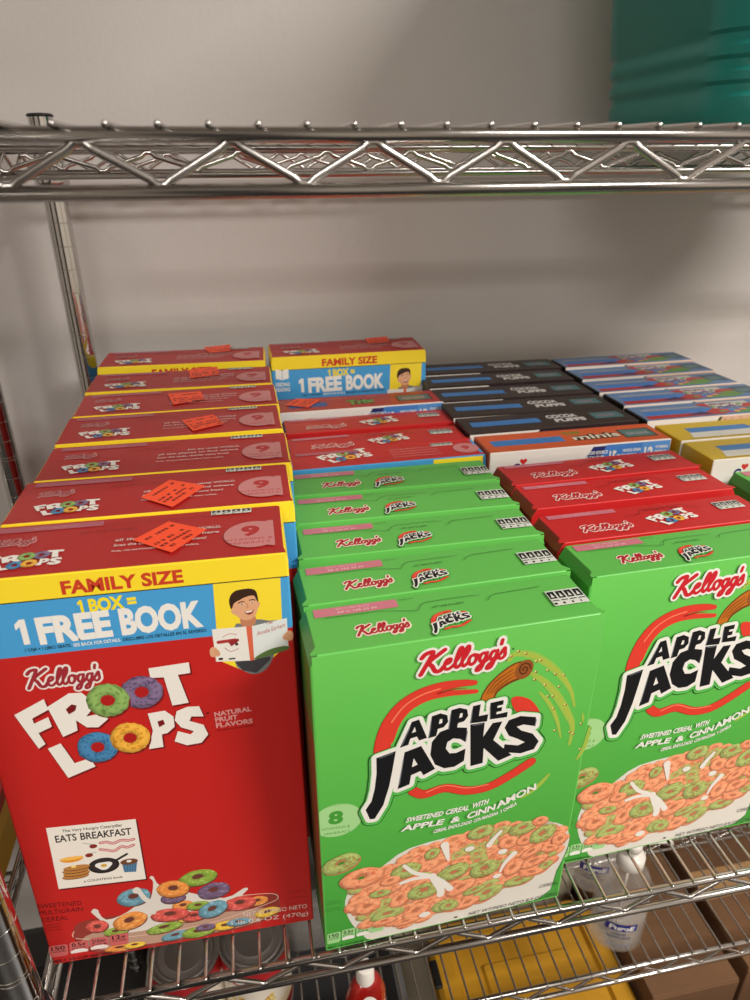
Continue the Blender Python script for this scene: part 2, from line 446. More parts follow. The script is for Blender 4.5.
M['wall'] = mat_pbr('painted_wall', (205, 199, 194), 0.6, bump=0.14, bscale=170, var=0.015, vscale=3)
M['floor'] = mat_pbr('vinyl_floor', (50, 47, 46), 0.35, var=0.1, vscale=6)
w_ = slab('wall_rear', -2.2, 3.4, WALLY, WALLY+0.1, 0, 2.75, M['wall']); tag(w_, kind='structure')
f_ = slab('floor', -2.2, 3.4, -2.6, WALLY+0.1, -0.1, 0, M['floor']); tag(f_, kind='structure')
M['ceiling'] = mat_pbr('ceiling_tile', (228, 224, 216), 0.9, bump=0.3, bscale=60)
M['wall_far'] = mat_pbr('painted_wall_far', (196, 188, 178), 0.8)
for n_, q in (('ceiling', (-2.3, 3.5, -2.7, WALLY+0.1, 2.75, 2.85)), ):
    tag(slab(n_, *q, M['ceiling']), kind='structure')
for n_, q in (('wall_left', (-2.3, -2.2, -2.6, WALLY, 0, 2.75)), ('wall_right', (3.4, 3.5, -2.6, WALLY, 0, 2.75)), ('wall_front', (-2.3, 3.5, -2.7, -2.6, 0, 2.75))):
    tag(slab(n_, *q, M['wall_far']), kind='structure')
dd = slab('reflection_panel_1', -0.9, 0.05, -2.598, -2.56, 0.0, 2.1, mat_pbr('dark_panel', (52, 44, 40), 0.5), bev=0.004); tag(dd, kind='structure')  # unseen dark panel, added to give the chrome black bands to reflect
dd = slab('reflection_panel_2', -2.2, -2.16, -1.2, -0.25, 0.0, 2.1, mat_pbr('dark_panel_side', (46, 42, 42), 0.5), bev=0.004); tag(dd, kind='structure')  # second added panel out of view, darkens reflections in the posts
b_ = slab('baseboard_rear', -2.2, 3.4, WALLY-0.012, WALLY, 0, 0.1, mat_pbr('rubber_base', (60, 56, 54), 0.6)); tag(b_, kind='structure')

# ------------------------------------------------------------------ wire shelving
def tube_bm(bm, a, b, r, n=10):
    a = Vector(a); b = Vector(b); d = b-a; L = d.length
    q = d.to_track_quat('Z', 'Y').to_matrix().to_4x4()
    bmesh.ops.create_cone(bm, cap_ends=True, segments=n, radius1=r, radius2=r, depth=L, matrix=Matrix.Translation((a+b)/2) @ q)
def path_bm(bm, pts, r, n=8):
    """one swept rod through the points"""
    N = len(pts); P_ = [Vector(p) for p in pts]; rings = []
    for i in range(N):
        d = (P_[min(i+1, N-1)]-P_[max(i-1, 0)]).normalized()
        s1 = d.cross(Vector((0, 0, 1)));
        if s1.length < 1e-3: s1 = d.cross(Vector((0, 1, 0)))
        s1.normalize(); s2 = d.cross(s1).normalized()
        rings.append([bm.verts.new(P_[i]+s1*r*math.cos(2*PI*k/n)+s2*r*math.sin(2*PI*k/n)) for k in range(n)])
    for i in range(N-1):
        for k in range(n): bm.faces.new((rings[i][k], rings[i][(k+1) % n], rings[i+1][(k+1) % n], rings[i+1][k]))
    bm.faces.new(rings[0][::-1]); bm.faces.new(rings[-1])
def lathe_bm(bm, prof, c=(0, 0, 0), n=24, sx=1, sy=1):
    rings = []
    for r, z in prof:
        rings.append([bm.verts.new((c[0]+r*sx*math.cos(2*PI*k/n), c[1]+r*sy*math.sin(2*PI*k/n), c[2]+z)) for k in range(n)])
    for i in range(len(prof)-1):
        for k in range(n): bm.faces.new((rings[i][k], rings[i][(k+1) % n], rings[i+1][(k+1) % n], rings[i+1][k]))
    bm.faces.new(rings[0][::-1]); bm.faces.new(rings[-1])

XR = XP + 1.219                              # right posts of a four-foot rack, outside the frame
def zigzag(bm, x0, x1, y, ztop, zbot, pitch, phase, r, axis='x'):
    """bent wire between the two rods, its bends rounded"""
    pts = []; i = 0; x = phase
    while x > x0: x -= pitch; i += 1
    x += pitch; k = i-1
    while x < x1:
        up = (k % 2 == 0)
        z = ztop if up else zbot; s = -1 if up else 1
        for dx, dz in ((-0.0045, 0.0030), (-0.0018, 0.0006), (0.0018, 0.0006), (0.0045, 0.0030)):
            p = (x+dx, y, z+s*dz) if axis == 'x' else (y, x+dx, z+s*dz)
            pts.append(p)
        x += pitch; k -= 1
    path_bm(bm, pts, r, 8)

def wire_shelf(parent, z, yf, yr, x0, x1, wire_phase, zz_phase, gap=0.0213, name='shelf', rr=0.0032):
    sh = empty(name, (0, 0, 0)); sh.parent = parent
    top = z-rr-0.0016; bot = top-gap
    for nm, y in (('front_rail', yf), ('rear_rail', yr)):
        for zc in (top, bot):
            bm = bmesh.new(); tube_bm(bm, (x0, y, zc), (x1, y, zc), rr, 16); from_bm(nm, bm, M['wire'], sh, True)
        bm = bmesh.new(); zigzag(bm, x0+0.005, x1-0.005, y, top-0.002, bot+0.002, 0.02992, zz_phase, 0.0019)
        from_bm(nm.replace('rail', 'truss'), bm, M['wire'], sh, True)
    for x in (x0, x1):
        for zc in (top, bot):
            bm = bmesh.new(); tube_bm(bm, (x, yf, zc), (x, yr, zc), rr, 16); from_bm('side_rail', bm, M['wire'], sh, True)
        bm = bmesh.new(); zigzag(bm, yf+0.01, yr-0.01, x, top-0.002, bot+0.002, 0.02992, yf+0.02, 0.0019, 'y'); from_bm('side_truss', bm, M['wire'], sh, True)
    # two braces run under the deck, each a rod pair with its own bent wire
    for f in (0.36, 0.67):
        y = yf+(yr-yf)*f
        for zc in (top-0.002, bot+0.003):
            bm = bmesh.new(); tube_bm(bm, (x0, y, zc), (x1, y, zc), 0.0022, 10); from_bm('brace_rod', bm, M['wire'], sh, True)
        bm = bmesh.new(); zigzag(bm, x0+0.005, x1-0.005, y, top-0.004, bot+0.005, 0.02992, zz_phase+0.007, 0.0016); from_bm('brace_truss', bm, M['wire'], sh, True)
    bm = bmesh.new(); x = wire_phase
    while x-0.02 > x0+0.006: x -= 0.02
    while x < x1-0.004:
        # each wire runs front to back, turned down a little over the front rod
        path_bm(bm, [(x, yf-0.0030, z-0.0014), (x, yf-0.0018, z-0.0008), (x, yf, z-0.0008), (x, yr, z-0.0008), (x, yr+0.0025, z-0.0014)], 0.00135, 8)
        x += 0.02
    from_bm('deck_wires', bm, M['wire'], sh, True)
    return sh

def post(parent, x, y, z0, z1, collars, name='post'):
    p = empty(name, (x, y, 0)); p.parent = parent
    prof = [(0.0127, z0)]
    z = z0+0.011; k = 0
    while z < z1-0.006:
        for dz, r in ((-0.0007, 0.0127), (-0.0003, 0.01235), (0.0003, 0.01235), (0.0007, 0.0127)): prof.append((r, z+dz))
        if k % 6 == 0 and z+0.006 < z1-0.006:
            for dz, r in ((0.0034, 0.0127), (0.0038, 0.01235), (0.0044, 0.01235), (0.0048, 0.0127)): prof.append((r, z+dz))
        z += 0.0254; k += 1
    prof.append((0.0127, z1))
    bm = bmesh.new(); lathe_bm(bm, prof, n=32)
    t = from_bm('tube', bm, M['chrome'], p)
    for q in t.data.polygons: q.use_smooth = True
    t.data.set_sharp_from_angle(angle=0.3)
    bm = bmesh.new(); lathe_bm(bm, [(0.0118, z1), (0.0138, z1+0.0004), (0.0138, z1+0.002), (0.0120, z1+0.0034), (0.004, z1+0.004)], n=28)
    from_bm('end_cap', bm, M['black_plastic'], p, True)
    for zc in collars:
        bm = bmesh.new(); lathe_bm(bm, [(0.0128, zc-0.030), (0.0158, zc-0.030), (0.0140, zc+0.018), (0.0128, zc+0.018)], n=28)
        from_bm('split_sleeve', bm, M['black_plastic'], p, True)
        bm = bmesh.new(); lathe_bm(bm, [(0.0162, zc-0.026), (0.0182, zc-0.026), (0.0184, zc-0.022), (0.0166, zc+0.006), (0.0150, zc+0.006)], n=28)
        from_bm('corner_collar', bm, M['chrome'], p, True)
    return p

rack = empty('wire_shelving_rack', (0, 0, 0), 'chrome wire shelving rack that carries all the cereal packets', 'shelf')
for x, y in ((XP, YF), (XP, YR), (XR, YF), (XR, YR)):
    post(rack, x, y, 0.03, hit(36.5, 117, 1, YR).z if y > .5 else H0+0.052, [ZS-0.012, ZT-0.012, 0.16])
wire_shelf(rack, ZS, YF, YR-0.001, XP+0.006, XR-0.006, 0.3132, 0.2445)
wire_shelf(rack, ZT, YF, YR-0.001, XP+0.006, XR-0.006, 0.0149, -0.0564)
wire_shelf(rack, ZB, 0.467, YR-0.001, XP+0.006, XR-0.006, 0.183, 0.19, gap=0.024, name='shallow_shelf')
# the neighbouring rack, of which one rear post shows
rack2 = empty('wire_shelving_rack', (0, 0, 0), 'neighbouring wire rack, one post showing at the left edge behind the red packets', 'shelf')
X2 = XP-0.117
for x, y in ((X2, YR), (X2-1.219, YR), (X2, 0.45), (X2-1.219, 0.45)): post(rack2, x, y, 0.03, H0+0.45, [ZB-0.012, H0-0.75, H0+0.35])
wire_shelf(rack2, H0-0.74, 0.45, YR-0.001, X2-1.213, X2-0.006, X2-0.03, X2-0.03)
wire_shelf(rack2, H0+0.36, 0.45, YR-0.001, X2-1.213, X2-0.006, X2-0.03, X2-0.03)

# ------------------------------------------------------------------ packet kinds: body, flap and printed parts (shared meshes)
def frame_of(x, y, z, yaw, lean):
    c, s = math.cos(yaw), math.sin(yaw); cl, sl = math.cos(lean), math.sin(lean)
    ex = Vector((c, s, 0)); yd = Vector((-s, c, 0)); zz = Vector((0, 0, 1))
    return ex, yd*cl-zz*sl, zz*cl+yd*sl           # width, depth, up
def lift(d, lean):                           # how far a leaning carton's front edge rises off the wires
    return d*math.sin(max(0, lean-(math.radians(2.3) if d > .06 else 0)))
def box_empty(name, x, y, yaw, lean, d, label, cat, group):
    o = empty(name, (0, 0, 0), label, cat, group)
    ex, ed, eu = frame_of(x, y, 0, yaw, lean)
    z = ZBOX + lift(d, lean)
    o.matrix_world = Matrix(((ex.x, ed.x, eu.x, x), (ex.y, ed.y, eu.y, y), (ex.z, ed.z, eu.z, z), (0, 0, 0, 1)))
    return o
def face_front(x, y, yaw, lean, d):
    ex, ed, eu = frame_of(x, y, 0, yaw, lean); return Face((x, y, ZBOX+lift(d, lean)), ex, eu)
def face_top(x, y, yaw, lean, d, h):
    ex, ed, eu = frame_of(x, y, 0, yaw, lean); return Face(Vector((x, y, ZBOX+lift(d, lean)))+eu*(h*.001), ex, ed)
def face_top_racked(x, y, yaw, lean, d, h, tilt):
    ex, ed, eu = frame_of(x, y, 0, yaw, lean); e2 = frame_of(x, y, 0, yaw, lean-tilt)[1]
    return Face(Vector((x, y, ZBOX+lift(d, lean)))+eu*(h*.001), ex, e2)
R_ = math.radians
RACK = R_(2.3)

# ---- placements (x of left edge, y of the top front fold, yaw in degrees, lean in degrees)
FW_, FH_, FD_ = 196.0, 326.0, 70.0           # family-size ring cereal packet
AW_, AH_, AD_ = 193.0, 281.5, 48.0           # green packet and small red packet
GW_, GH_, GD_ = 193.0, 287.0, 49.0           # tall thin packets of the other maker
def org(xl, yfold, yaw, lean, h):            # bottom front left corner from the top fold
    ex, ed, eu = frame_of(0, 0, 0, R_(yaw), R_(lean)); e = eu*h*.001
    return xl-e.x, yfold-e.y, R_(yaw), R_(lean)
FAM = [org(-0.179, 0.3776, -1.0, 3.2, FH_), org(-0.1685, 0.449, -0.6, 2.6, FH_), org(-0.164, 0.520, -0.5, 2.2, FH_),
       org(-0.1645, 0.597, 0.4, 2.2, FH_), org(-0.1635, 0.670, 0.0, 2.3, FH_), org(-0.1655, 0.7485, -1.2, 2.3, FH_),
       org(-0.1685, 0.850, -2.5, 2.3, FH_), org(0.0345, 0.852, 0.0, 2.0, FH_)]
AJK = [(0.0229, 0.3303, R_(2.06), R_(-0.34)), org(0.0235, 0.3805, 2.2, 0.2, AH_), org(0.0260, 0.4398, 0.2, 0.6, AH_),
       org(0.0268, 0.4940, -0.2, 0.9, AH_), org(0.0285, 0.5462, -0.2, 0.9, AH_), org(0.2225, 0.3735, 1.9, 2.3, AH_), org(0.4330, 0.470, 0.5, 1.0, AH_)]

# ---- green apple cereal packet
P = Print(3)
F = face_front(*AJK[0], AD_*.001)
GREEN = (80, 178, 68)
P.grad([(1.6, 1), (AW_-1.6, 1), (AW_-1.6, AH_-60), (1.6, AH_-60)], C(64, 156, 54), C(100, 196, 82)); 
P.grad([(1.6, AH_-60), (AW_-1.6, AH_-60), (AW_-1.6, AH_-.5), (1.6, AH_-.5)], C(100, 196, 82), C(112, 206, 92))  # printed green gradient, with light falloff down the front coloured in too
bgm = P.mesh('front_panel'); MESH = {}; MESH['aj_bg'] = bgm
P = Print(4); P.z = 0.12
zA = lambda pts: F.z((320, 760, 470, 960), pts); zB_ = lambda pts: F.z((440, 760, 610, 930), pts)
z7 = lambda pts: F.z((340, 780, 590, 930), pts); z9 = lambda pts: F.z((470, 640, 600, 810), pts)
px = lambda pts: [F.mm(*p) for p in pts]
bowl = px([(345, 906), (347, 895), (353, 884), (380, 868), (410, 848), (470, 832), (520, 822), (556, 822.5), (568, 831), (568, 845), (556, 871), (538, 898.5), (440, 924), (381, 943.5), (362, 934), (350, 921)])
P.poly(smooth([(x+.6, y-1.2) for x, y in bowl[:11]]+[(x, max(1.5, y-1)) for x, y in bowl[11:]], 3, True), C(44, 116, 40))
P.poly([(x, max(1.0, y)) for x, y in smooth(bowl, 3, True)], C(226, 220, 208))
inner = px([(352, 903), (355, 889), (385, 869), (412, 850), (440, 842), (480, 829), (540, 820), (562, 829), (561, 846), (545, 868), (520, 881), (480, 899), (440, 913), (400, 924), (366, 925)])
P.poly(smooth(inner, 3, True), C(204, 190, 172))
ORG = (248, 164, 120); GRN = (172, 188, 110); SPK = (216, 108, 74); SPG = (150, 120, 60)
def inside(p, poly):
    c = False; n = len(poly)
    for i in range(n):
        a, b = poly[i], poly[i-1]
        if (a[1] > p[1]) != (b[1] > p[1]) and p[0] < (b[0]-a[0])*(p[1]-a[1])/(b[1]-a[1])+a[0]: c = not c
    return c
rn = random.Random(11); spots = []
x0 = min(p[0] for p in inner); x1 = max(p[0] for p in inner); y0 = min(p[1] for p in inner); y1 = max(p[1] for p in inner)
for _ in range(1500):
    q = (rn.uniform(x0, x1), rn.uniform(y0, y1))
    if inside(q, inner) and all(math.hypot(q[0]-s[0], (q[1]-s[1])*1.25) > 7.6 for s in spots): spots.append(q)
spots.sort(key=lambda s: -s[1])
for q in spots:
    P.ell(q[0]+.3, q[1]-.7, 8.2, 5.2, C(218, 136, 94), .3)
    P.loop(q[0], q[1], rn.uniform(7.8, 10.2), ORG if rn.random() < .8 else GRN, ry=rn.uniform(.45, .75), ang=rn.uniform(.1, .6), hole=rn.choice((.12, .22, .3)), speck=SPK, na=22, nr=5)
def L_(T, k, lst):
    for cx, cy, r, ry, ang, c in lst:
        a = T([(cx, cy)])[0]; b = T([(cx+r, cy)])[0]; rr = math.dist(a, b)
        P.ell(a[0]+.4, a[1]-.9, rr*1.0, rr*ry*1.02, C(196, 118, 80), R_(ang)); 
        P.loop(a[0], a[1], rr, GRN if c else ORG, ry=ry, ang=R_(ang), hole=.27, speck=SPG if c else SPK)
L_(zA, 5, [(430, 550, 72, .7, 10, 1), (560, 465, 40, .8, 50, 1), (240, 600, 0.1, .7, 0, 0), (300, 665, 52, .5, 0, 1), (235, 730, 66, .72, 20, 0), (400, 690, 66, .62, 55, 0), (335, 768, 82, .42, 8, 1),
          (480, 750, 72, .62, 30, 0), (660, 560, 84, .62, 22, 1), (520, 650, 80, .64, 8, 1), (622, 725, 62, .66, 0, 1), (320, 803, 62, .34, 5, 0), (425, 805, 64, .3, 5, 0)])
L_(zB_, 4.4, [(180, 315, 56, .66, 12, 1), (365, 298, 58, .6, 10, 1), (300, 360, 42, .85, 0, 0), (372, 350, 36, .8, 0, 0), (452, 322, 58, .74, 32, 1), (440, 265, 34, .7, 0, 0), (525, 345, 32, 1.1, 0, 0),
              (470, 412, 42, .44, -5, 1), (480, 385, 42, .5, -12, 0), (465, 460, 32, .6, 30, 1), (400, 402, 50, .45, 30, 0), (410, 445, 62, .42, 18, 0), (320, 470, 50, .7, 55, 0), (345, 528, 62, .42, 8, 1), (400, 492, 50, .4, 0, 0),
              (196, 476, 62, .74, 16, 1), (60, 495, 60, .6, 15, 1), (90, 560, 66, .48, 28, 0), (205, 583, 66, .56, 22, 1), (150, 570, 50, .4, 15, 1), (120, 625, 52, .5, 20, 0), (35, 640, 40, .72, 0, 1)])
# splashes of milk
MK = C(238, 232, 222)
P.stroke(smooth(zA([(420, 525), (470, 560), (540, 575), (600, 600), (650, 640)]), 5), 5, MK, lambda t: .6+.5*t)
P.stroke(smooth(zA([(405, 612), (470, 590), (560, 578)]), 5), 3.4, MK)
P.stroke(smooth(zA([(560, 575), (600, 640), (600, 668)]), 5), 6, MK)
P.stroke(smooth(zA([(622, 420), (632, 460), (640, 495)]), 4), 6, MK, lambda t: 1.1-.75*t)
P.stroke(smooth(zB_([(268, 310), (235, 345), (215, 372)]), 4), 4.6, MK, lambda t: .6+.5*t)
P.stroke(smooth(zB_([(325, 408), (285, 450), (262, 490)]), 4), 4.6, MK, lambda t: 1.1-.7*t)
for T_, a in ((zA, (522, 768, 26)), (zB_, (250, 508, 18)), (zB_, (130, 388, 20)), (zB_, (275, 400, 20))):
    c = T_([(a[0], a[1])])[0]; e = T_([(a[0]+a[2], a[1])])[0]; P.ell(c[0], c[1], math.dist(c, e), math.dist(c, e)*.7, MK)
L_(zA, 5, [(105, 515, 96, .62, 18, 1), (208, 586, 106, .62, 6, 0), (350, 600, 48, .6, 10, 0)])
for c_ in ((105, 512), (205, 585)):
    c = zA([c_])[0]; P.ell(c[0], c[1], 2.6, 1.3, C(60, 140, 46), .2)
INK = C(52, 54, 44)
P.text('NET WT/PESO NETO 8.9 OZ (252g)', *z7([(385, 404), (655, 340)]), 3.7, INK, 0, .2)
P.text('CEREAL', *z7([(596, 322), (652, 309)]), 3.7, INK, 0, .2)
P.ell(*z7([(347, 409)])[0], 1.3, .9, INK)
MESH['aj_bowl'] = P.mesh('cereal_bowl_picture')

P = Print(5); P.z = 0.12
# cinnamon quill and the arc of dust
z9b = z9
dust = C(160, 196, 78); dust2 = C(178, 192, 72)
for pts, w in (([(225, 120), (260, 80), (350, 85), (440, 130), (520, 200), (580, 290), (600, 380)], 5), ([(350, 190), (430, 240), (500, 320), (560, 420), (590, 500), (570, 600)], 5.5),
               ([(400, 300), (460, 370), (500, 460), (520, 560)], 3), ([(650, 420), (648, 470)], 1.4), ([(690, 500), (660, 610), (610, 690)], 3), ([(455, 770), (380, 850), (290, 910)], 3)):
    P.stroke(smooth(z9(pts), 5), w, dust, lambda t: .35+.8*math.sin(PI*min(1, t+.05)))
    P.stroke(smooth(z9([(a+6, b+4) for a, b in pts]), 5), w*.35, dust2, lambda t: .3+.8*math.sin(PI*t))
for a, b in ((205, 112), (235, 92), (278, 62), (320, 76), (380, 122), (405, 115), (378, 182), (445, 172), (490, 195), (540, 200), (430, 258), (512, 266), (370, 226), (475, 322), (447, 322), (548, 370), (478, 395), (487, 520), (573, 528), (592, 538), (638, 480), (632, 628), (238, 150)):
    c = z9([(a, b)])[0]; P.ell(c[0]+.3, c[1]-.2, .95, .95, C(150, 60, 24)); P.ell(c[0]-.25, c[1]+.25, .7, .7, C(240, 232, 150))
BR = C(196, 112, 30)
P.poly(smooth(z9([(60, 350), (95, 270), (160, 200), (240, 140), (300, 120), (340, 140), (345, 185), (310, 215), (230, 250), (160, 300), (130, 350)]), 4, True), C(120, 62, 20))
P.poly(smooth(z9([(66, 345), (100, 275), (165, 205), (245, 146), (290, 135), (300, 190), (290, 210), (220, 240), (150, 292), (125, 345)]), 4, True), BR)
for k in range(3): P.stroke(smooth(z9([(90+k*16, 315-k*4), (150+k*18, 235+k*8), (250+k*6, 168+k*16)]), 4), 1.0, C(138, 72, 20), lambda t: .4+.8*math.sin(PI*t))
c = z9([(312, 168)])[0]
P.ell(c[0], c[1], 6.2, 8.0, C(150, 84, 34), -.3); P.stroke([(c[0]+4.6*(1-t/16)*math.cos(t*.75), c[1]+6.0*(1-t/16)*math.sin(t*.75)) for t in range(15)], 1.0, C(86, 40, 14))
P.up(.02)
apple_jacks(P, lambda pts: F.z(RG4, pts))
P.up(.02)
z6 = lambda pts: F.z((290, 580, 620, 790), pts)
script_logo(P, *z6([(286, 214), (492, 172)]), 15.5, C(206, 32, 44), WHITE, 1.25, C(66, 150, 58))
P.ell(*z6([(505, 153)])[0], .7, .7, C(30, 60, 30))
for t_, a, b, h_ in (('SWEETENED', (195, 122), (305, 101), 4.6), ('CEREAL', (313, 99), (383, 84), 4.8), ('WITH', (392, 80), (441, 66), 5.0),
                     ('APPLE', (180, 149), (306, 127), 5.4), ('&', (328, 124), (358, 116), 5.4), ('CiNN', (378, 112), (462, 83), 5.8), ('AMON', (467, 81), (586, 22), 6.2),
                     ('CEREAL ENDULZADO', (277, 154), (392, 124), 3.2), ('CON MANZANA', (398, 122), (472, 97), 3.2), ('Y CANELA', (478, 95), (528, 68), 3.2)):
    a, b = z7([a, b]); P.text(t_, a, b, h_, WHITE, .035, .28)
MESH['aj_logo'] = P.mesh('brand_logo')

P = Print(6); P.z = 0.12
c = zA([(85, 302)])[0]; r = 22.0*.62
P.poly([(max(.8, c[0]+17.5*math.cos(t)), c[1]+15.6*math.sin(t)) for t in [2*PI*i/40 for i in range(40)]], C(168, 218, 146))
P.text('8', *zA([(40, 322), (115, 310)]), 11.5, C(70, 158, 56), .05); P.text('VITAMINS &', *zA([(8, 355), (150, 334)]), 2.4, C(70, 150, 60)); P.text('MINERALS', *zA([(22, 378), (148, 358)]), 2.4, C(70, 150, 60))
P.text('GOOD SOURCE OF', *zA([(12, 242), (135, 220)]), 1.2, C(110, 178, 96))
MESH['aj_badge'] = P.mesh('vitamin_badge'); P = Print(61); P.z = .45
def TN(x, y):
    a, b, c = zA([(36, 932), (320, 868), (36, 880)]); return (a[0]+(b[0]-a[0])*x/4.3+(c[0]-a[0])*y, a[1]+(b[1]-a[1])*x/4.3+(c[1]-a[1])*y)
nutrition(P, TN, C(160, 214, 140), C(20, 50, 22))
P.text('PER 1 1/3 CUP SERVING', *zA([(38, 955), (236, 912)]), 2.2, C(18, 66, 20), .02)
P.fit_above(); MESH['aj_facts'] = P.mesh('nutrition_label'); P = Print(62); P.z = .12
for k in range(4): P.text('Good source of nutrients', *zA([(26, 715+k*11+(k > 1)*12), (104, 702+k*11+(k > 1)*12)]), 1.1, C(36, 100, 34))
MESH['aj_fine'] = P.mesh('fine_print')

# green top print
Ft = face_top(*AJK[0], AD_*.001, AH_)
zt = lambda pts: Ft.z((300, 580, 600, 680), pts)
P = Print(7); P.z = 1.72
P.rect(9, AD_-11.5, 64, AD_-2.6, C(204, 118, 132))
P.text('BEST IF USED BEFORE', (24, AD_-5.6), (46, AD_-5.6), 1.6, C(230, 180, 184)); P.text('AP C 166 23 30', (24, AD_-9.4), (50, AD_-9.4), 2, C(236, 210, 210))
P.text('FRESH BY', (66, AD_-4.6), (76, AD_-4.6), .9, C(40, 90, 36))
a, b = zt([(140, 142), (278, 118)]); script_logo(P, a, b, 9.0, RED_IN, C(240, 222, 200), 1.2)
a, b = zt([(336, 138), (428, 98)]); T2 = T_fit((22, 592), (668, 340), a, b)
apple_jacks(P, T2, .24)
P.text('LIFT TAB TO OPEN', *zt([(332, 74), (410, 62)]), 1.8, C(22, 70, 22), .01)
DK = C(44, 110, 38)
P.stroke(zt([(64, 100), (200, 82), (296, 80)])+smooth(zt([(296, 80), (306, 64), (330, 57), (420, 44), (448, 42)]), 4), .45, DK, n=6)
P.stroke(zt([(470, 54), (476, 44), (490, 38), (600, 20)]), .5, DK, n=6)
a = zt([(640, 72)])[0]; b = zt([(694, 22)])[0]; recycle_mark(P, a[0], a[1]+1, max(18, b[0]-a[0]), b[1]-a[1]-1)
MESH['aj_top'] = P.mesh('top_printing')
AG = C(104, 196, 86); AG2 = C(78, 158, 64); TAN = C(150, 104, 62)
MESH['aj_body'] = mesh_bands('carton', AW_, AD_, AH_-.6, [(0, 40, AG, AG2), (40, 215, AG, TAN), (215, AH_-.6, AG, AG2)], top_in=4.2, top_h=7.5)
MESH['aj_flap'] = mesh_flap('top_flap', AW_, AD_, C(98, 184, 80))

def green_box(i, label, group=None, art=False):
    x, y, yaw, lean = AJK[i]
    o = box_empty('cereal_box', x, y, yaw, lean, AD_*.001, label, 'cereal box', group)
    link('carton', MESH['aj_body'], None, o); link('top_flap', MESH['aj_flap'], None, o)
    link('top_printing', MESH['aj_top'], None, o)
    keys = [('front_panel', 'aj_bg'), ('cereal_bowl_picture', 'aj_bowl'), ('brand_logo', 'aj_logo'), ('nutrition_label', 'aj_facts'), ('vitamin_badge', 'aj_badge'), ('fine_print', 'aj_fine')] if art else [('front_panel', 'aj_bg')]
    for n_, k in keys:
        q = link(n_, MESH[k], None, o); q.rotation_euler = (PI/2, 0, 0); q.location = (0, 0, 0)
    for q in o.children:
        if q.name.startswith('top_'): q.location = (0, 0, (AH_-1.3)*.001)
    return o

# ---- red family-size packet of cereal rings
x, y, yaw, lean = FAM[0]
F = face_front(x, y, yaw, lean, FD_*.001)
px = lambda pts: [F.mm(*p) for p in pts]
zF = lambda pts: F.z((0, 560, 320, 780), pts); zL = lambda pts: F.z(FG, pts); zK = lambda pts: F.z((200, 580, 310, 670), pts)
zBk = lambda pts: F.z((30, 800, 150, 900), pts); zBw = lambda pts: F.z((30, 800, 310, 970), pts); zA1 = lambda pts: F.z((0, 860, 120, 1000), pts)
YY = 0.5*(px([(294, 575)])[0][1]+px([(30, 602)])[0][1]); YB = 0.5*(px([(296, 625)])[0][1]+px([(20, 659)])[0][1])
FR = (196, 34, 30); FRc = C(*FR); YEL = C(252, 222, 46); BLU = C(72, 160, 216)
P = Print(20)
P.rect(1.6, 1, FW_-1.6, YB, FRc); P.rect(1.6, YB, FW_-1.6, YY, BLU); P.rect(1.6, YY, FW_-1.6, FH_-.5, YEL)
MESH['fl_bg'] = P.mesh('front_panel')
P = Print(21); P.z = .12
P.stroke([(1.2, YY), (FW_-1.2, YY)], .7, C(60, 50, 20), n=4)
P.text('FAMILY SIZE', *zF([(146, 80), (431, 51)]), 8.6, C(204, 62, 36), .04)
P.one(*zF([(186, 124), (198, 122.5)]), 8.6, C(250, 226, 40)); P.text('BOX =', *zF([(211, 121), (322, 108)]), 8.6, C(250, 226, 40), .045)
P.one(*zF([(46, 200), (72, 197)]), 17.6, WHITE); P.text('FREE', *zF([(94, 195), (266, 175)]), 17.6, WHITE, .05); P.text('BOOK', *zF([(286, 173), (478, 152)]), 17.6, WHITE, .05)
P.text('1 CAJA = 1 LIBRO GRATIS.', *zF([(60, 215), (168, 203)]), 2.3, C(16, 30, 44), .02)
P.text('SEE BACK FOR DETAILS.', *zF([(173, 203), (284, 190)]), 2.3, WHITE, .02)
P.text('DESCUBRE LOS DETALLES EN EL REVERSO.', *zF([(289, 190), (486, 167)]), 2.3, C(16, 30, 44), .02)
# the open-book emblem at the left of the band
xc = 12.5; yc = YB+25
P.poly([(xc-8, yc+2), (xc-8, yc+14), (xc-1, yc+12.4), (xc, yc+10.6), (xc+1, yc+12.4), (xc+8, yc+14), (xc+8, yc+2), (xc+1, yc+.4), (xc, yc-1), (xc-1, yc+.4)], WHITE)
P.stroke([(xc, yc+10), (xc, yc)], .6, BLU); P.text('FEEDING', (xc-8.5, yc-7.6), (xc+8.5, yc-7.6), 4.6, WHITE, .03); P.text('READING', (xc-8.5, yc-14), (xc+8.5, yc-14), 4.6, WHITE, .03)
MESH['fl_band'] = P.mesh('offer_banner')
# photo of a child with an open book, printed in the yellow panel
P = Print(22); P.z = .12
pl = zK([(88, 30), (548, 0), (560, 305), (110, 335)])
P.poly([(pl[0][0], YY-.4), (pl[1][0], YY-.4), (pl[2][0], YB), (pl[3][0], YB)], C(250, 222, 52))
P.poly(zK([(110, 540), (600, 440), (400, 614), (290, 614)]), C(250, 222, 52))
SKIN = C(226, 168, 128); SKD = C(196, 130, 94); HAIR = C(58, 34, 24); SHIRT = C(120, 122, 122)
P.poly(smooth(zK([(235, 320), (290, 296), (380, 268), (470, 276), (560, 300), (480, 570), (380, 640), (290, 614), (240, 560)]), 3, True), SHIRT)
P.poly(zK([(240, 560), (480, 520), (478, 545), (385, 632), (290, 614)]), C(64, 62, 66))
P.poly(smooth(zK([(280, 250), (372, 240), (376, 300), (330, 320), (284, 312)]), 3, True), SKD)
P.poly(smooth(zK([(228, 205), (214, 200), (214, 222), (240, 240)]), 3, True), SKIN)
P.poly(smooth(zK([(392, 158), (408, 150), (406, 176), (390, 196)]), 3, True), SKIN)
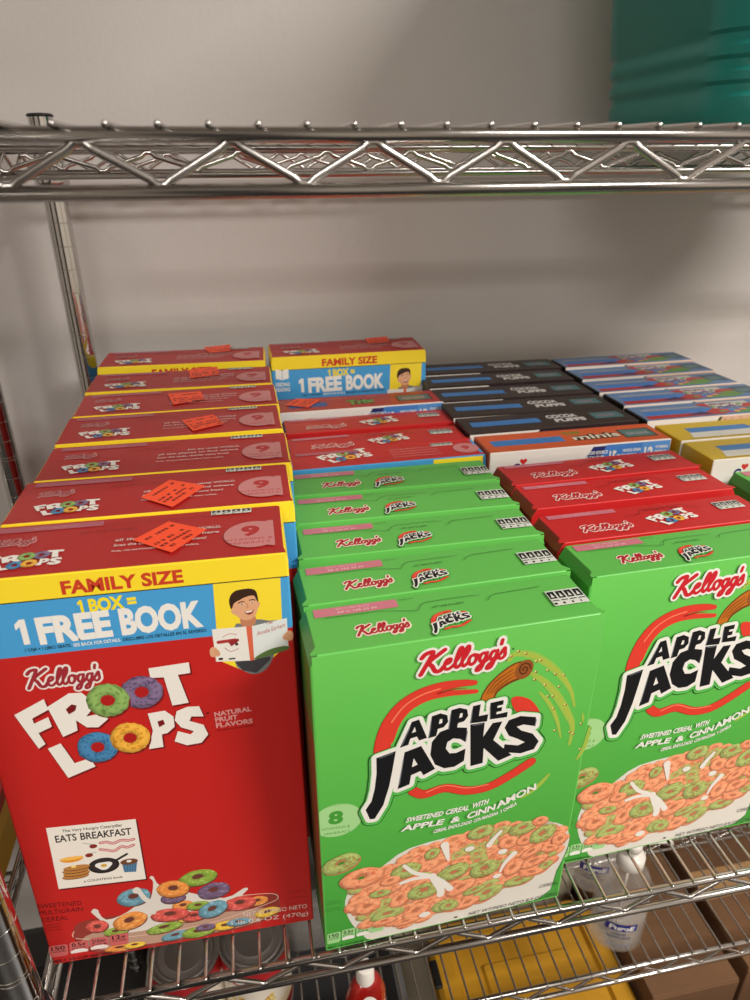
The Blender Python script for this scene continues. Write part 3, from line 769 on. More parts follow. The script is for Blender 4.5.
P.poly(smooth(zK([(222, 150), (226, 200), (250, 245), (300, 272), (345, 268), (378, 240), (394, 190), (390, 130), (340, 95), (260, 110)]), 4, True), SKIN)
P.poly(smooth(zK([(214, 200), (198, 150), (208, 105), (240, 74), (300, 60), (356, 60), (386, 84), (398, 150), (382, 130), (366, 106), (320, 112), (270, 136), (232, 160)]), 4, True), HAIR)
for pts, w in (([(262, 156), (282, 148), (300, 148)], .5), ([(338, 138), (356, 132), (374, 136)], .5)): P.stroke(smooth(zK(pts), 3), w*1.4, HAIR)
for c_ in ((286, 166), (356, 154)):
    c = zK([c_])[0]; P.ell(c[0], c[1], 1.05, .55, WHITE); P.ell(c[0], c[1], .5, .5, C(40, 24, 18))
P.stroke(smooth(zK([(318, 160), (326, 184), (312, 190)]), 3), .5, SKD)
P.poly(smooth(zK([(302, 216), (334, 210), (366, 202), (356, 226), (328, 236)]), 3, True), C(150, 50, 44)); P.poly(zK([(306, 216), (362, 204), (352, 216), (318, 224)]), WHITE)
P.poly(zK([(80, 336), (318, 316), (346, 548), (110, 556)]), C(238, 232, 222)); P.poly(zK([(352, 314), (592, 258), (604, 470), (366, 544)]), C(226, 230, 226))
P.poly(zK([(314, 318), (354, 313), (370, 544), (342, 550)]), C(222, 104, 72))
P.poly(smooth(zK([(372, 540), (400, 510), (480, 470), (560, 450), (604, 452), (604, 470), (480, 512)]), 3, True), C(92, 120, 62))
P.stroke(zK([(126, 424), (240, 408)]), 2.4, C(176, 52, 50)); P.poly(zK([(190, 420), (262, 398), (268, 412), (214, 452)]), C(150, 40, 42)); P.ell(*zK([(250, 436)])[0], 1.1, 1.1, C(70, 40, 40))
P.stroke(smooth(zK([(156, 388), (200, 366), (250, 372)]), 4), .4, C(180, 70, 60)); P.stroke(smooth(zK([(170, 462), (210, 486), (262, 466)]), 4), .4, C(180, 70, 60))
P.text('I am', *zK([(456, 302), (498, 292)]), 1.6, C(190, 60, 54), .02); P.text('Amelia Earhart', *zK([(388, 380), (580, 318)]), 3.2, C(190, 60, 54), 0, .35)
P.rect(*zK([(128, 546)])[0], *zK([(156, 528)])[0], C(50, 40, 40)); P.rect(*zK([(196, 543)])[0], *zK([(240, 528)])[0], C(60, 50, 50))
for c_, fl in (((104, 492), 1), ((598, 380), -1)):
    P.poly(smooth(zK([(c_[0]-36*fl, c_[1]-22), (c_[0]-6*fl, c_[1]-36), (c_[0]+28*fl, c_[1]-6), (c_[0]+34*fl, c_[1]+18), (c_[0]+10*fl, c_[1]+30), (c_[0]-30*fl, c_[1]+28)]), 3, True), SKIN)
    for k in range(3): P.stroke(zK([(c_[0]-6*fl, c_[1]-16+k*14), (c_[0]+26*fl, c_[1]-6+k*11)]), .3, SKD)
MESH['fl_photo'] = P.mesh('child_reading_picture')
# the two-line name with its rings, and the script name over it
P = Print(23); P.z = .12
a, b = zL([(80, 120), (320, 92)]); script_logo(P, a, b, 12.6, C(160, 42, 52), C(238, 228, 220), 1.15)
froot_loops(P, zL)
PK = C(226, 150, 146)
for t_, a, b in (('NATURAL', (503, 366), (590, 352)), ('FRUIT', (505, 379), (558, 371)), ('FLAVORS', (507, 392), (593, 380))): P.text(t_, *zF([a, b]), 3.7, PK, .045)
P.text('Con sabores de frutas naturales', *zF([(508, 400), (594, 388)]), 1.3, C(110, 20, 20))
P.ell(*zF([(487, 358)])[0], .8, .8, C(90, 16, 18))
MESH['fl_logo'] = P.mesh('brand_logo')
# little book printed on the front
P = Print(24); P.z = .12
P.poly([(q[0]+1, q[1]-1.4) for q in zBk([(100, 175), (660, 118), (725, 492), (180, 556)])], C(96, 18, 20))
P.poly(zBk([(100, 175), (660, 118), (725, 492), (180, 556)]), C(240, 232, 220))
KB = C(34, 28, 28)
P.text('The Very Hungry Caterpillar', *zBk([(202, 202), (578, 163)]), 2.5, KB, .015); P.text('EATS', *zBk([(162, 266), (294, 250)]), 6.4, KB, .02); P.text('BREAKFAST', *zBk([(318, 248), (636, 214)]), 6.4, KB, .02)
P.text('a COUNTING book', *zBk([(338, 514), (582, 484)]), 2.2, KB, .015)
for dy, pts in ((0, [(440, 268), (480, 262), (520, 270), (570, 250), (610, 252), (648, 244)]), (1, [(440, 308), (480, 312), (530, 316), (570, 290), (610, 294), (646, 280)])):
    P.stroke(smooth(zBk(pts), 4), 2.4, C(196, 106, 108)); P.stroke(smooth(zBk(pts), 4), .8, C(236, 196, 190))
for c_ in ((396, 288), (370, 344)):
    c = zBk([c_])[0]; P.ell(c[0], c[1], 2.6, 1.9, C(138, 44, 34)); P.stroke(zBk([(c_[0], c_[1]-10), (c_[0]-66 if c_[0] > 380 else c_[0]+44, c_[1]-20)]), .3, KB)
c = zBk([(462, 408)])[0]; P.stroke(zBk([(530, 380), (606, 336)]), 1.8, KB); P.ell(c[0], c[1], 10.6, 7.4, KB); P.ell(c[0], c[1]+.3, 9.2, 6.2, C(52, 44, 44))
P.poly(smooth([(c[0]+5.6*math.cos(t)*(1+.14*math.sin(3*t)), c[1]+3.7*math.sin(t)*(1+.14*math.sin(3*t))) for t in [2*PI*i/14 for i in range(14)]], 2, True), WHITE); P.ell(c[0], c[1], 2.1, 1.5, C(220, 170, 50))
for k, yy in enumerate((474, 456, 438, 420)):
    c = zBk([(286+6*(k % 2), yy)])[0]; P.ell(c[0], c[1]-.4, 9, 2.6, C(110, 62, 26)); P.ell(c[0], c[1], 9, 2.3, C(190, 130, 66))
c = zBk([(274, 416)])[0]; P.rect(c[0]-1.6, c[1]-.8, c[0]+1.6, c[1]+1.2, C(250, 224, 130))
c = zBk([(262, 372)])[0]; P.poly([(c[0]+8*math.cos(t), c[1]+1.5+4*math.sin(t)) for t in [PI+PI*i/14 for i in range(15)]], C(232, 150, 40)); P.ell(c[0], c[1]+1.4, 8, 1.6, C(250, 190, 90))
P.poly(zBk([(574, 392), (670, 386), (664, 446), (590, 450)]), C(86, 128, 160)); c = zBk([(620, 384)])[0]; P.ell(c[0], c[1], 6, 2.9, C(116, 70, 42)); P.ell(c[0], c[1]+.6, 1.8, 1.2, WHITE)
for k in range(5): P.stroke(zBk([(588+k*18, 396), (596+k*15, 446)]), .4, C(50, 90, 120))
MESH['fl_card'] = P.mesh('little_book_picture')
# bowl of rings
P = Print(25); P.z = .12
zG = lambda pts: F.z((100, 850, 320, 960), pts)
gl = [(116, 350), (150, 322), (300, 300), (480, 280), (640, 252), (664, 254), (668, 290), (640, 318), (560, 345), (430, 372), (300, 395), (190, 408), (140, 396)]
P.poly([(q[0], max(1.2, q[1])) for q in smooth(zBw(gl), 3, True)], C(150, 56, 46))
P.poly([(q[0], max(1.2, q[1])) for q in smooth(zBw([(140, 380), (170, 356), (300, 330), (520, 300), (650, 288), (640, 312), (560, 340), (430, 366), (300, 388), (190, 400)]), 3, True)], C(190, 150, 130))
P.stroke(smooth(zBw([(118, 352), (116, 366), (150, 372), (300, 362), (480, 330), (640, 276), (664, 258), (640, 250), (560, 256)]), 5), .7, C(226, 190, 170))
P.stroke(smooth(zBw([(118, 366), (140, 394), (190, 408), (300, 396)]), 5), .8, C(120, 40, 34))
MW = C(226, 218, 208)
P.poly(smooth(zBw([(166, 296), (178, 292), (204, 320), (260, 300), (300, 262), (278, 240), (292, 234), (322, 262), (330, 220), (320, 208), (330, 204), (350, 230), (420, 246), (520, 262), (572, 236), (584, 238), (570, 252), (540, 284), (440, 320), (300, 350), (210, 356), (200, 332), (170, 306)]), 3, True), MW)
CO = dict(b=(104, 150, 166), o=(226, 140, 66), g=(136, 164, 62), p=(112, 90, 118), r=(208, 84, 74), y=(230, 182, 60))
for cx, cy, R, ry, ang, k in ((180, 338, 30, .8, 0, 'r'), (230, 352, 34, .5, 0, 'g'), (300, 384, 30, .6, 0, 'b'), (240, 396, 40, .35, 0, 'o'), (340, 388, 36, .4, 0, 'p'), (360, 342, 50, .36, 8, 'g'), (390, 362, 40, .4, 10, 'b'), (280, 388, 30, .4, 0, 'y'), (430, 312, 40, .5, 0, 'y'),
                              (452, 352, 46, .46, 5, 'g'), (522, 336, 32, .55, 0, 'y'), (560, 326, 34, .4, 0, 'b'), (636, 300, 34, .5, 10, 'y'), (608, 270, 30, .6, 0, 'o'), (470, 340, 26, .5, 0, 'p'), (404, 386, 26, .4, 0, 'r'),
                              (278, 260, 46, .72, 8, 'b'), (410, 282, 30, .6, 0, 'o'), (450, 282, 32, .5, 0, 'g'), (440, 310, 36, .55, 0, 'r'), (383, 262, 34, .6, 0, 'p'), (492, 242, 44, .66, 8, 'p'), (450, 208, 52, .56, 6, 'g'), (383, 238, 44, .72, -10, 'o'), (562, 276, 42, .62, 0, 'r'), (490, 292, 42, .68, 25, 'b'), (375, 307, 52, .48, -4, 'r'), (268, 323, 48, .66, 18, 'o')):
    a = zBw([(cx, cy)])[0]; b = zBw([(cx+R, cy)])[0]; r = math.dist(a, b)
    if a[1]-r*ry < 1.5: continue
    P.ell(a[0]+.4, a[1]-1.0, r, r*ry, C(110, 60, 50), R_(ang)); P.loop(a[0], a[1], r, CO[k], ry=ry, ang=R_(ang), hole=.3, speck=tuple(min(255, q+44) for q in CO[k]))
P.stroke(smooth(zBw([(290, 240), (306, 262), (330, 280), (330, 300)]), 4), 4.2, MW, lambda t: .8+.3*t); P.ell(*zBw([(286, 242)])[0], 3.0, 3.0, MW); P.ell(*zBw([(174, 298)])[0], 2.6, 2.2, MW)
P.text('NET WT/PESO NETO', *zBw([(572, 312), (742, 288)]), 4.6, C(220, 206, 196), .0, 0); P.text('1 lb 0.6 OZ (470g)', *zBw([(540, 334), (745, 307)]), 4.4, C(220, 206, 196), 0, 0)
P.v = [(x_, max(1.0, y_), z_) for x_, y_, z_ in P.v]
MESH['fl_bowl'] = P.mesh('cereal_bowl_picture')
P = Print(26); P.z = .62
def TN2(x, y):
    a, b, c = zBw([(56, 428), (270, 395), (52, 398)]); return (a[0]+(b[0]-a[0])*x/4.3+(c[0]-a[0])*y, a[1]+(b[1]-a[1])*x/4.3+(c[1]-a[1])*y)
nutrition(P, TN2, C(206, 100, 98), C(34, 10, 12), C(236, 226, 220))
P.text('PER 1 1/3 CUP SERVING', *zBw([(66, 442), (222, 417)]), 2.6, C(50, 10, 12), .02)
P.fit_above(); MESH['fl_facts'] = P.mesh('nutrition_label'); P = Print(63); P.z = .12
for t_, a, b in (('SWEETENED', (236, 304), (512, 280)), ('MULTIGRAIN', (245, 345), (520, 318)), ('CEREAL', (262, 388), (430, 372))): P.text(t_, *zA1([a, b]), 4.6, C(84, 16, 18), 0)
for k in range(3): P.text('cereal de granos endulzado', *zA1([(282, 412+k*18), (384, 398+k*18)]), 1.4, C(90, 16, 18))
MESH['fl_desc'] = P.mesh('product_description'); P = Print(64); P.z = .12
for k in range(2): P.text('Contains 2% or less', *zBw([(694, 248+k*16), (740, 242+k*16)]), 1.3, C(96, 16, 18))
MESH['fl_fine'] = P.mesh('fine_print')

# top printing, read from the second packet of the row
Ft = face_top_racked(*FAM[1], FD_*.001, FH_, RACK); zt = lambda pts: Ft.z((0, 330, 250, 530), pts); zt2 = lambda pts: Ft.z((0, 460, 300, 640), pts)
P = Print(27); P.z = 1.75
P.rect(9, FD_-11, 78, FD_-3.5, C(176, 92, 104)); P.text('BEST IF USED BEFORE', (34, FD_-8.4), (62, FD_-8.4), 2, C(196, 130, 138))
a, b = zt([(112, 504), (222, 492)]); script_logo(P, a, b, 7.5, C(150, 44, 52), C(220, 170, 164), 1.1)
a, b = zt([(108, 560), (292, 543)]); T3 = T_fit((150, 398), (650, 290), a, b); 
a2 = (T3([(150, 398)])[0], T3([(650, 290)])[0])
def T3f(pts):
    out = T3(pts); y0_ = a[1]
    return [(q[0], y0_+(q[1]-y0_)*.93) for q in out]
froot_loops(P, T3f, detail=False)
XL = zt2([(448, 95)])[0][0]-4
for k, (t_, f0, f1) in enumerate((('Join the cereal WORLD.', .35, 1), ('all the places to find where', .0, .98), ('Scan the code, stories come from!', 0, .86), ('Kids, get permission before going online.', 0, .8))):
    y_ = 41-k*7; P.text(t_, (XL-22+66*f0, y_), (XL-22+66*f1, y_), 3.3 if k < 3 else 2.2, C(222, 196, 190), .02)
P.text('LIFT TAB TO OPEN', (XL-46, 49.5), (XL-10, 49.5), 2, C(90, 20, 22))
cx = FW_-22; cy = 28
P.poly([(FW_-7, cy+17), (FW_-10, cy+18)]+[(cx+2+19*math.cos(t), cy+18*math.sin(t)) for t in [PI*.36+PI*1.28*i/24 for i in range(25)]]+[(FW_-8, cy-18), (FW_-7, cy-17)], C(204, 130, 128))
P.text('9', (cx-6, cy-1.5), (cx+6, cy-1.5), 13, C(180, 38, 40), .05); P.text('VITAMINS &', (cx-16, cy-8), (cx+14, cy-8), 3, C(180, 50, 50)); P.text('MINERALS', (cx-13, cy-13), (cx+12, cy-13), 3, C(180, 50, 50))
recycle_mark(P, FW_-48, FD_-9.5, 27, 7)
P.stroke([(78, FD_-12), (98, FD_-10.5), (150, FD_-10.5)], .3, C(110, 20, 20), n=4)
MESH['fl_top'] = P.mesh('top_printing')
MESH['fl_body'] = mesh_bands('carton', FW_, FD_, FH_-.6, [(0, YB, FRc, FRc), (YB, YY, BLU, BLU), (YY, FH_-.6, YEL, YEL)], top_in=1.2, top_h=5)
SHR = math.tan(math.radians(2.3))       # the leaning cartons have racked: their tops stay near level
for v in MESH['fl_body'].vertices: v.co.z += v.co.y*SHR
MESH['fl_flap'] = mesh_flap('top_flap', FW_, FD_, C(176, 30, 28), notch=1.6)

def price_sticker(o, face, pts, h, k=0):
    """orange shelf label stuck on the top; corners in face millimetres"""
    P = Print(30+k); P.z = 0
    OR = C(255, 84, 42); DKR = C(140, 30, 18)
    P.poly(pts, OR)
    a, b, c, d = pts[0], pts[1], pts[2], pts[3]
    L = lambda u, v: (a[0]+(b[0]-a[0])*u+(d[0]-a[0])*v, a[1]+(b[1]-a[1])*u+(d[1]-a[1])*v)
    rr = random.Random(k)
    for r_ in range(5):
        u = .08
        while u < .9:
            w = rr.uniform(.03, .1)
            if r_ not in (1,) and rr.random() < .75:
                P.poly([L(u, .16+r_*.15), L(u+w, .16+r_*.15), L(u+w, .24+r_*.15), L(u, .24+r_*.15)], DKR)
            u += w+.02
    n0 = len(P.v)
    me = P.mesh('price_sticker'); me.materials.clear(); me.materials.append(M['sticker'])
    q = link('price_sticker', me, None, o); q.location = (0, 0, (h+1.95)*.001-.0006)
    q['label'] = 'bright orange price sticker'
    return q

def family_box(i, label, group, art=(), sticker=None, reg=None, k=0, name='cereal_box'):
    x, y, yaw, lean = FAM[i]
    o = box_empty(name, x, y, yaw, lean, FD_*.001, label, 'cereal box', group)
    link('carton', MESH['fl_body'], None, o); t = link('top_flap', MESH['fl_flap'], None, o); t2 = link('top_printing', MESH['fl_top'], None, o)
    t.location = t2.location = (0, 0, (FH_-1.3)*.001)
    t.rotation_euler = t2.rotation_euler = (math.atan(SHR), 0, 0)
    for n_, key in [('front_panel', 'fl_bg'), ('offer_banner', 'fl_band')]+list(art):
        q = link(n_, MESH[key], None, o); q.rotation_euler = (PI/2, 0, 0)
    if sticker:
        fc = face_top_racked(x, y, yaw, lean, FD_*.001, FH_, RACK); q = price_sticker(o, fc, fc.z(reg, sticker), FH_, k); q.rotation_euler = (math.atan(SHR), 0, 0)
    return o
ROWG = 'family-size red cereal packets in the left row'
ART = [('child_reading_picture', 'fl_photo'), ('brand_logo', 'fl_logo'), ('little_book_picture', 'fl_card'), ('cereal_bowl_picture', 'fl_bowl'), ('nutrition_label', 'fl_facts'), ('product_description', 'fl_desc'), ('fine_print', 'fl_fine')]
r0 = (0, 460, 300, 640); r1_ = (0, 330, 250, 530); r2_ = (230, 320, 480, 500)
family_box(0, 'front red family-size cereal packet with blue book offer band, nearest of the left row', ROWG, ART, [(332, 205), (422, 158), (518, 178), (430, 236)], r0, 1)
family_box(1, 'second red family-size packet of the left row, directly behind the front one', ROWG, (), [(352, 98), (425, 53), (515, 68), (432, 122)], r0, 2)
family_box(2, 'red family-size packet in the left row, the only one there without an orange sticker', ROWG)
family_box(3, 'red family-size packet in the left row just behind the one without a sticker', ROWG, (), [(545, 275), (640, 257), (672, 285), (580, 307)], r1_, 4)
family_box(4, 'third red family-size packet from the wall in the left row, sticker near its middle', ROWG, (), [(503, 195), (602, 187), (615, 212), (520, 228)], r1_, 5)
family_box(5, 'second red family-size packet from the wall in the left row', ROWG, (), [(565, 122), (652, 113), (658, 137), (572, 148)], r1_, 6)
family_box(6, 'red family-size packet nearest the wall in the left row, beside the rear post', ROWG, (), [(610, 55), (692, 46), (690, 66), (630, 72)], r1_, 7)
family_box(7, 'tall red packet against the wall with its whole blue and yellow offer band showing', None, [('child_reading_picture', 'fl_photo'), ('brand_logo', 'fl_logo')], [(405, 58), (470, 52), (480, 68), (415, 73)], r2_, 8)

GG = 'green apple cereal packets in the second row'
green_box(0, 'front green cereal packet standing between the large red packet and the other green front', GG, True)
green_box(1, 'green cereal packet immediately behind the middle front packet', GG)
green_box(2, 'green cereal packet in the middle of its row of five', GG)
green_box(3, 'fourth green cereal packet back in the row of five', GG)
green_box(4, 'rearmost green cereal packet of the row of five, touching the red ones', GG)
green_box(5, 'green cereal packet at the right edge of the front, partly hidden by the middle one', None, True)
green_box(6, 'green cereal packet at the right edge, only its tucked corner showing before the yellow packets', None)

# ---- small red packets of cereal rings
P = Print(40); P.z = 1.72
P.rect(10, 38, 70, 44.5, C(198, 112, 124)); P.text('BEST IF USED BEFORE', (24, 40.5), (48, 40.5), 1.6, C(226, 176, 180))
a = (26, 12); b = (70, 12); script_logo(P, a, b, 9, C(186, 34, 44), C(238, 210, 200), 1.2)
T4 = T_fit((150, 398), (650, 290), (93, 7), (130, 14.2)); froot_loops(P, T4, detail=False)
P.text('LIFT TAB TO OPEN', (92, 34), (124, 34), 1.8, C(90, 12, 14), .01)
P.stroke([(72, 28), (86, 30), (90, 37), (130, 38), (136, 31), (142, 30)], .45, C(110, 16, 18), n=6)
recycle_mark(P, 155, 22, 24, 13)
MESH['rs_top'] = P.mesh('top_printing')
SR = C(196, 36, 36)
RD_ = 46.0
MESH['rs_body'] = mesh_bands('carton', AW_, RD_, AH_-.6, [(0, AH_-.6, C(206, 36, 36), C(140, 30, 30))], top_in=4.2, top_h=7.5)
MESH['rs_flap'] = mesh_flap('top_flap', AW_, RD_, SR); MESH['yb_flap'] = mesh_flap('top_flap', AW_, 43.0, SR)
P = Print(41); P.z = .2
script_logo(P, (60, AH_-30), (122, AH_-26), 17, C(190, 30, 42), WHITE, 1.2)
MESH['rs_front'] = P.mesh('brand_logo')
MESH['yb_body'] = mesh_bands('carton', AW_, 43.0, AH_+2, [(0, AH_-20, SR, SR), (AH_-20, AH_+2, BLU, BLU)], top_in=1.2, top_h=5)
P = Print(42); P.z = .2; P.rect(AW_*.72, AH_-22, AW_-4, AH_+1.6, YEL); MESH['yb_front'] = P.mesh('yellow_panel')
P = Print(43); P.z = 1.72
T5 = T_fit((150, 398), (650, 290), (38, 10), (84, 19)); froot_loops(P, T5, detail=False)
P.rect(10, 34, 70, 40, C(178, 96, 106))
for k in range(4): P.text('Scan the code to find where stories come from', (102, 30-k*6.5), (150, 30-k*6.5), 2.6, C(216, 180, 176))
P.ell(178, 20, 13, 13, C(204, 130, 128)); P.text('9', (174, 17), (182, 17), 9, C(180, 38, 40), .05); recycle_mark(P, 146, 31, 22, 8)
MESH['yb_top'] = P.mesh('top_printing')
def small_red(xl, yf, yaw, lean, label, group, kind='rs', front=True):
    x, y, ya, le = org(xl, yf, yaw, lean, AH_)
    o = box_empty('cereal_box', x, y, ya, le, (0.046 if kind == 'rs' else .043), label, 'cereal box', group)
    dz = 0 if kind == 'rs' else .0026
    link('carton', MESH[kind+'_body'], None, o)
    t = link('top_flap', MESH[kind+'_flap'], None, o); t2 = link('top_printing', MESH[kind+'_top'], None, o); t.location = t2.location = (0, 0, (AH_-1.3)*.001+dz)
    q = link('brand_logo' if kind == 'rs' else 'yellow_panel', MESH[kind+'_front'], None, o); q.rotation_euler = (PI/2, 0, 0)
RG = 'small red cereal packets in the third row'
small_red(.2215, .4235, 1.7, 1.4, 'small red cereal packet immediately behind the right-hand green front', RG)
small_red(.2240, .481, 1.2, 1.4, 'middle one of the three small red packets in the third row', RG)
small_red(.2240, .528, 1.8, 1.6, 'small red cereal packet pressed against the orange minis packet', RG)
small_red(.0330, .596, .8, 0.6, 'red packet with a thin blue and yellow front edge behind the row of green packets', None, 'yb')
small_red(.0345, .640, 2.0, 1.2, 'small red packet second behind the green packets in the second row', 'small red packets in the second row')
small_red(.0350, .699, .8, 1.0, 'small red packet in the second row standing before the white and blue edged one', 'small red packets in the second row')

# ---- the other maker's packets
def gm_kind(key, topc, frontc, sidec, side2, draw_top, draw_front):
    P = Print(50); P.z = 1.45; draw_top(P); MESH[key+'_top'] = P.mesh('top_printing')
    P = Print(51); P.z = .1; draw_front(P); MESH[key+'_front'] = P.mesh('front_panel')
    MESH[key+'_body'] = mesh_bands('carton', GW_, GD_, GH_-.6, [(0, GH_-16, frontc, side2), (GH_-16, GH_-.6, frontc, sidec)], r=.9, top_in=0)
    MESH[key+'_flap'] = mesh_flap('top_flap', GW_, GD_, topc, notch=2.2)
NAVY = C(34, 46, 110); SKY = C(92, 150, 214); STR = C(58, 122, 186)
def strip_left(P, y0=17, y1=31, x1=88, c=STR):
    P.rect(10, y0, x1, y1, c)
    for k in range(2): P.text('BOX TOPS FOR EDUCATION  SEE HOW', (14, y0+3+k*5.5), (x1-6, y0+3+k*5.5), 2, C(28, 84, 150))
def top_cocoa(P):
    P.text('TO OPEN LIFT HERE  WHOLE GRAIN', (18, 38), (60, 38), 3, C(110, 100, 92)); strip_left(P)
    P.text('COCOA', (98, 27), (134, 27), 9.5, C(206, 200, 196), .06, .1); P.text('PUFFS', (103, 14), (139, 14), 9.5, C(206, 200, 196), .06, .1)
    P.poly([(150, 15), (184, 15), (184, 34), (150, 34)], C(70, 110, 112)); P.text('ZONE', (156, 21), (176, 21), 7, C(150, 120, 128), .03)
def front_gm(base, cut, diag, right=None):
    def f(P):
        P.rect(1, GH_-40, GW_-1, GH_-2, base)
        P.poly([(1, GH_-40), (cut-22, GH_-40), (cut, GH_-2), (1, GH_-2)], C(236, 230, 220))
        P.poly([(cut-22, GH_-40), (cut, GH_-40), (cut+24, GH_-2), (cut, GH_-2)], diag)
        P.poly([(cut+4, GH_-40), (GW_-1, GH_-40), (GW_-1, GH_-8), (cut+22, GH_-8)], right) if right else None
        P.poly([(GW_-60, GH_-40), (GW_-1, GH_-40), (GW_-1, GH_-8), (GW_-44, GH_-8)], SKY) if right else None
        heart(P, 34, GH_-11)
        P.text('WHOLE GRAIN 16g', (cut+26, GH_-22), (cut+56, GH_-22), 5, WHITE, .03); P.text('VITAMINS 12', (GW_-44, GH_-22), (GW_-12, GH_-22), 5, WHITE, .03)
    return f
def heart(P, x, y):
    P.text('G', (x-10, y-9), (x-2, y-9), 9, NAVY, .05); 
    P.poly([(x+1, y-2), (x+5, y+2.4), (x+4, y+4.4), (x+2, y+4.6), (x+1, y+3.4), (x, y+4.6), (x-2, y+4.4), (x-3, y+2.4)], C(214, 50, 50))
    P.text('General', (x+2, y-11), (x+32, y-11), 5, C(60, 66, 110), .02)
gm_kind('cocoa', C(48, 34, 30), C(50, 36, 32), C(40, 30, 28), C(226, 218, 206), top_cocoa, front_gm(C(46, 34, 40), 78, C(44, 34, 44), C(52, 104, 190)))
def top_minis(P):
    strip_left(P, 16, 31, 86); P.text('Trix', (92, 31), (112, 35), 9, C(120, 130, 40), .05, .1)
    for c, g in ((C(24, 20, 20), .12), (C(226, 214, 190), .02)): P.text('minis', (96, 17), (148, 19), 13, c, g, .1)
    P.rect(150, 12, 186, 36, C(60, 58, 52)); P.rect(152, 14, 184, 34, C(80, 116, 110)); P.text('FUN ZONE', (156, 20), (180, 20), 6, C(170, 150, 160), .03)
def front_minis(P):
    P.rect(1, GH_-60, GW_-1, GH_-1.2, C(236, 230, 222))
    P.poly([(70, GH_-60), (GW_-1, GH_-60), (GW_-1, GH_-1.2), (108, GH_-2)], NAVY); P.poly([(96, GH_-60), (GW_-1, GH_-60), (GW_-1, GH_-1.2), (122, GH_-1.2)], C(70, 130, 204))
    P.poly([(148, GH_-60), (GW_-1, GH_-60), (GW_-1, GH_-1.2), (162, GH_-1.2)], SKY); P.poly([(GW_-24, GH_-60), (GW_-1, GH_-60), (GW_-1, GH_-20)], C(222, 84, 40))
    heart(P, 34, GH_-13); P.stroke([(88, GH_-14), (92, GH_-19), (100, GH_-7)], 2.4, WHITE)
    P.text('GOOD SOURCE', (100, GH_-10), (124, GH_-10), 3.4, WHITE, .03); P.text('OF CALCIUM', (99, GH_-15), (120, GH_-15), 3.4, WHITE, .03); P.text('& VITAMIN D', (98, GH_-20), (118, GH_-20), 2.4, WHITE, .02)
    P.text('15g', (126, GH_-21), (138, GH_-21), 13, WHITE, .05); P.text('WHOLE GRAIN', (140, GH_-10), (160, GH_-10), 3.2, WHITE, .03); P.text('PER SERVING', (139, GH_-15), (156, GH_-15), 3, WHITE, .02)
    P.text('12', (164, GH_-19), (174, GH_-19), 12, WHITE, .05); P.text('VITAMINS &', (176, GH_-9), (190, GH_-9), 3, WHITE, .03); P.text('MINERALS', (176, GH_-14), (188, GH_-14), 3, WHITE, .03)
gm_kind('minis', C(206, 88, 42), C(232, 226, 216), C(190, 86, 44), C(90, 74, 70), top_minis, front_minis)
def top_cheer(P):
    P.poly([(24, 20), (92, 20), (98, 26), (94, 33), (24, 33)], C(66, 124, 180)); P.poly([(18, 6), (92, 6), (97, 14), (92, 20), (22, 20)], C(214, 210, 200))
    P.stroke([(14, 4), (92, 4), (98, 14), (92, 34)], .5, C(60, 50, 20)); P.text('Cheerios', (104, 13), (168, 15), 17, C(24, 20, 16), .04, .2)
gm_kind('cheer', C(206, 172, 42), C(232, 226, 216), C(206, 172, 42), C(150, 132, 118), top_cheer, front_gm(C(232, 226, 216), 96, C(232, 226, 216)))
def top_rain(P):
    P.rect(6, 5, 100, 15, C(176, 44, 40)); strip_left(P, 15, 27, 92, C(60, 122, 196)); P.rect(12, 32, 84, 36, C(160, 160, 170)); P.text('BOX TOPS', (20, 37), (60, 37), 3, C(150, 170, 200))
    P.poly([(70, 8), (98, 26), (120, 8)], C(180, 46, 40)); P.poly([(52, 8), (76, 18), (88, 8)], C(44, 34, 84))
    P.poly([(82, 40), (96, 44), (110, 30), (98, 28)], C(186, 50, 44)); P.rect(98, 24, 150, 44, C(196, 190, 180))
    for k, c in enumerate((C(90, 150, 60), C(210, 60, 60), C(60, 120, 190), C(230, 180, 60), C(150, 90, 150), C(230, 130, 60), C(90, 150, 60), C(210, 60, 60))):
        P.ell(102+k*5.4, 14+3*math.sin(k*1.7), 4.2, 3.0, c); P.ell(100+k*6, 30+4*math.sin(k*2.3), 3.6, 2.6, C(226, 216, 206) if k % 2 else c)
    P.text('FRUITY', (100, 34), (130, 34), 6, C(120, 60, 90), .05); P.text('PUFFS', (104, 24), (134, 24), 6, C(90, 60, 110), .05)
    P.poly([(112, 6), (130, 14), (146, 12), (160, 6)], C(92, 150, 60)); P.poly(smooth([(134, 22), (142, 34), (156, 34), (170, 26), (162, 20), (148, 18)], 3, True), C(180, 58, 44)); P.poly(smooth([(136, 18), (150, 26), (168, 22), (166, 14), (150, 10)], 3, True), C(96, 140, 60))
    P.poly([(162, 18), (188, 12), (188, 40), (160, 40)], C(54, 84, 96)); P.rect(166, 20, 184, 32, C(90, 120, 124))
def front_rain(P):
    P.rect(1, GH_-40, GW_-1, GH_-1.2, C(226, 186, 158)); P.poly([(1, GH_-40), (66, GH_-40), (88, GH_-1.2), (1, GH_-1.2)], C(238, 232, 224)); P.poly([(66, GH_-40), (70, GH_-40), (92, GH_-1.2), (88, GH_-1.2)], C(80, 90, 50))
    q = random.Random(9)
    for k in range(80): P.ell(q.uniform(94, 188), GH_-q.uniform(3, 18), 1.2, 1.0, C(236, 214, 196) if k % 2 else C(212, 150, 116))
gm_kind('rain', C(96, 128, 168), C(230, 210, 196), C(40, 34, 32), C(214, 190, 160), top_rain, front_rain)
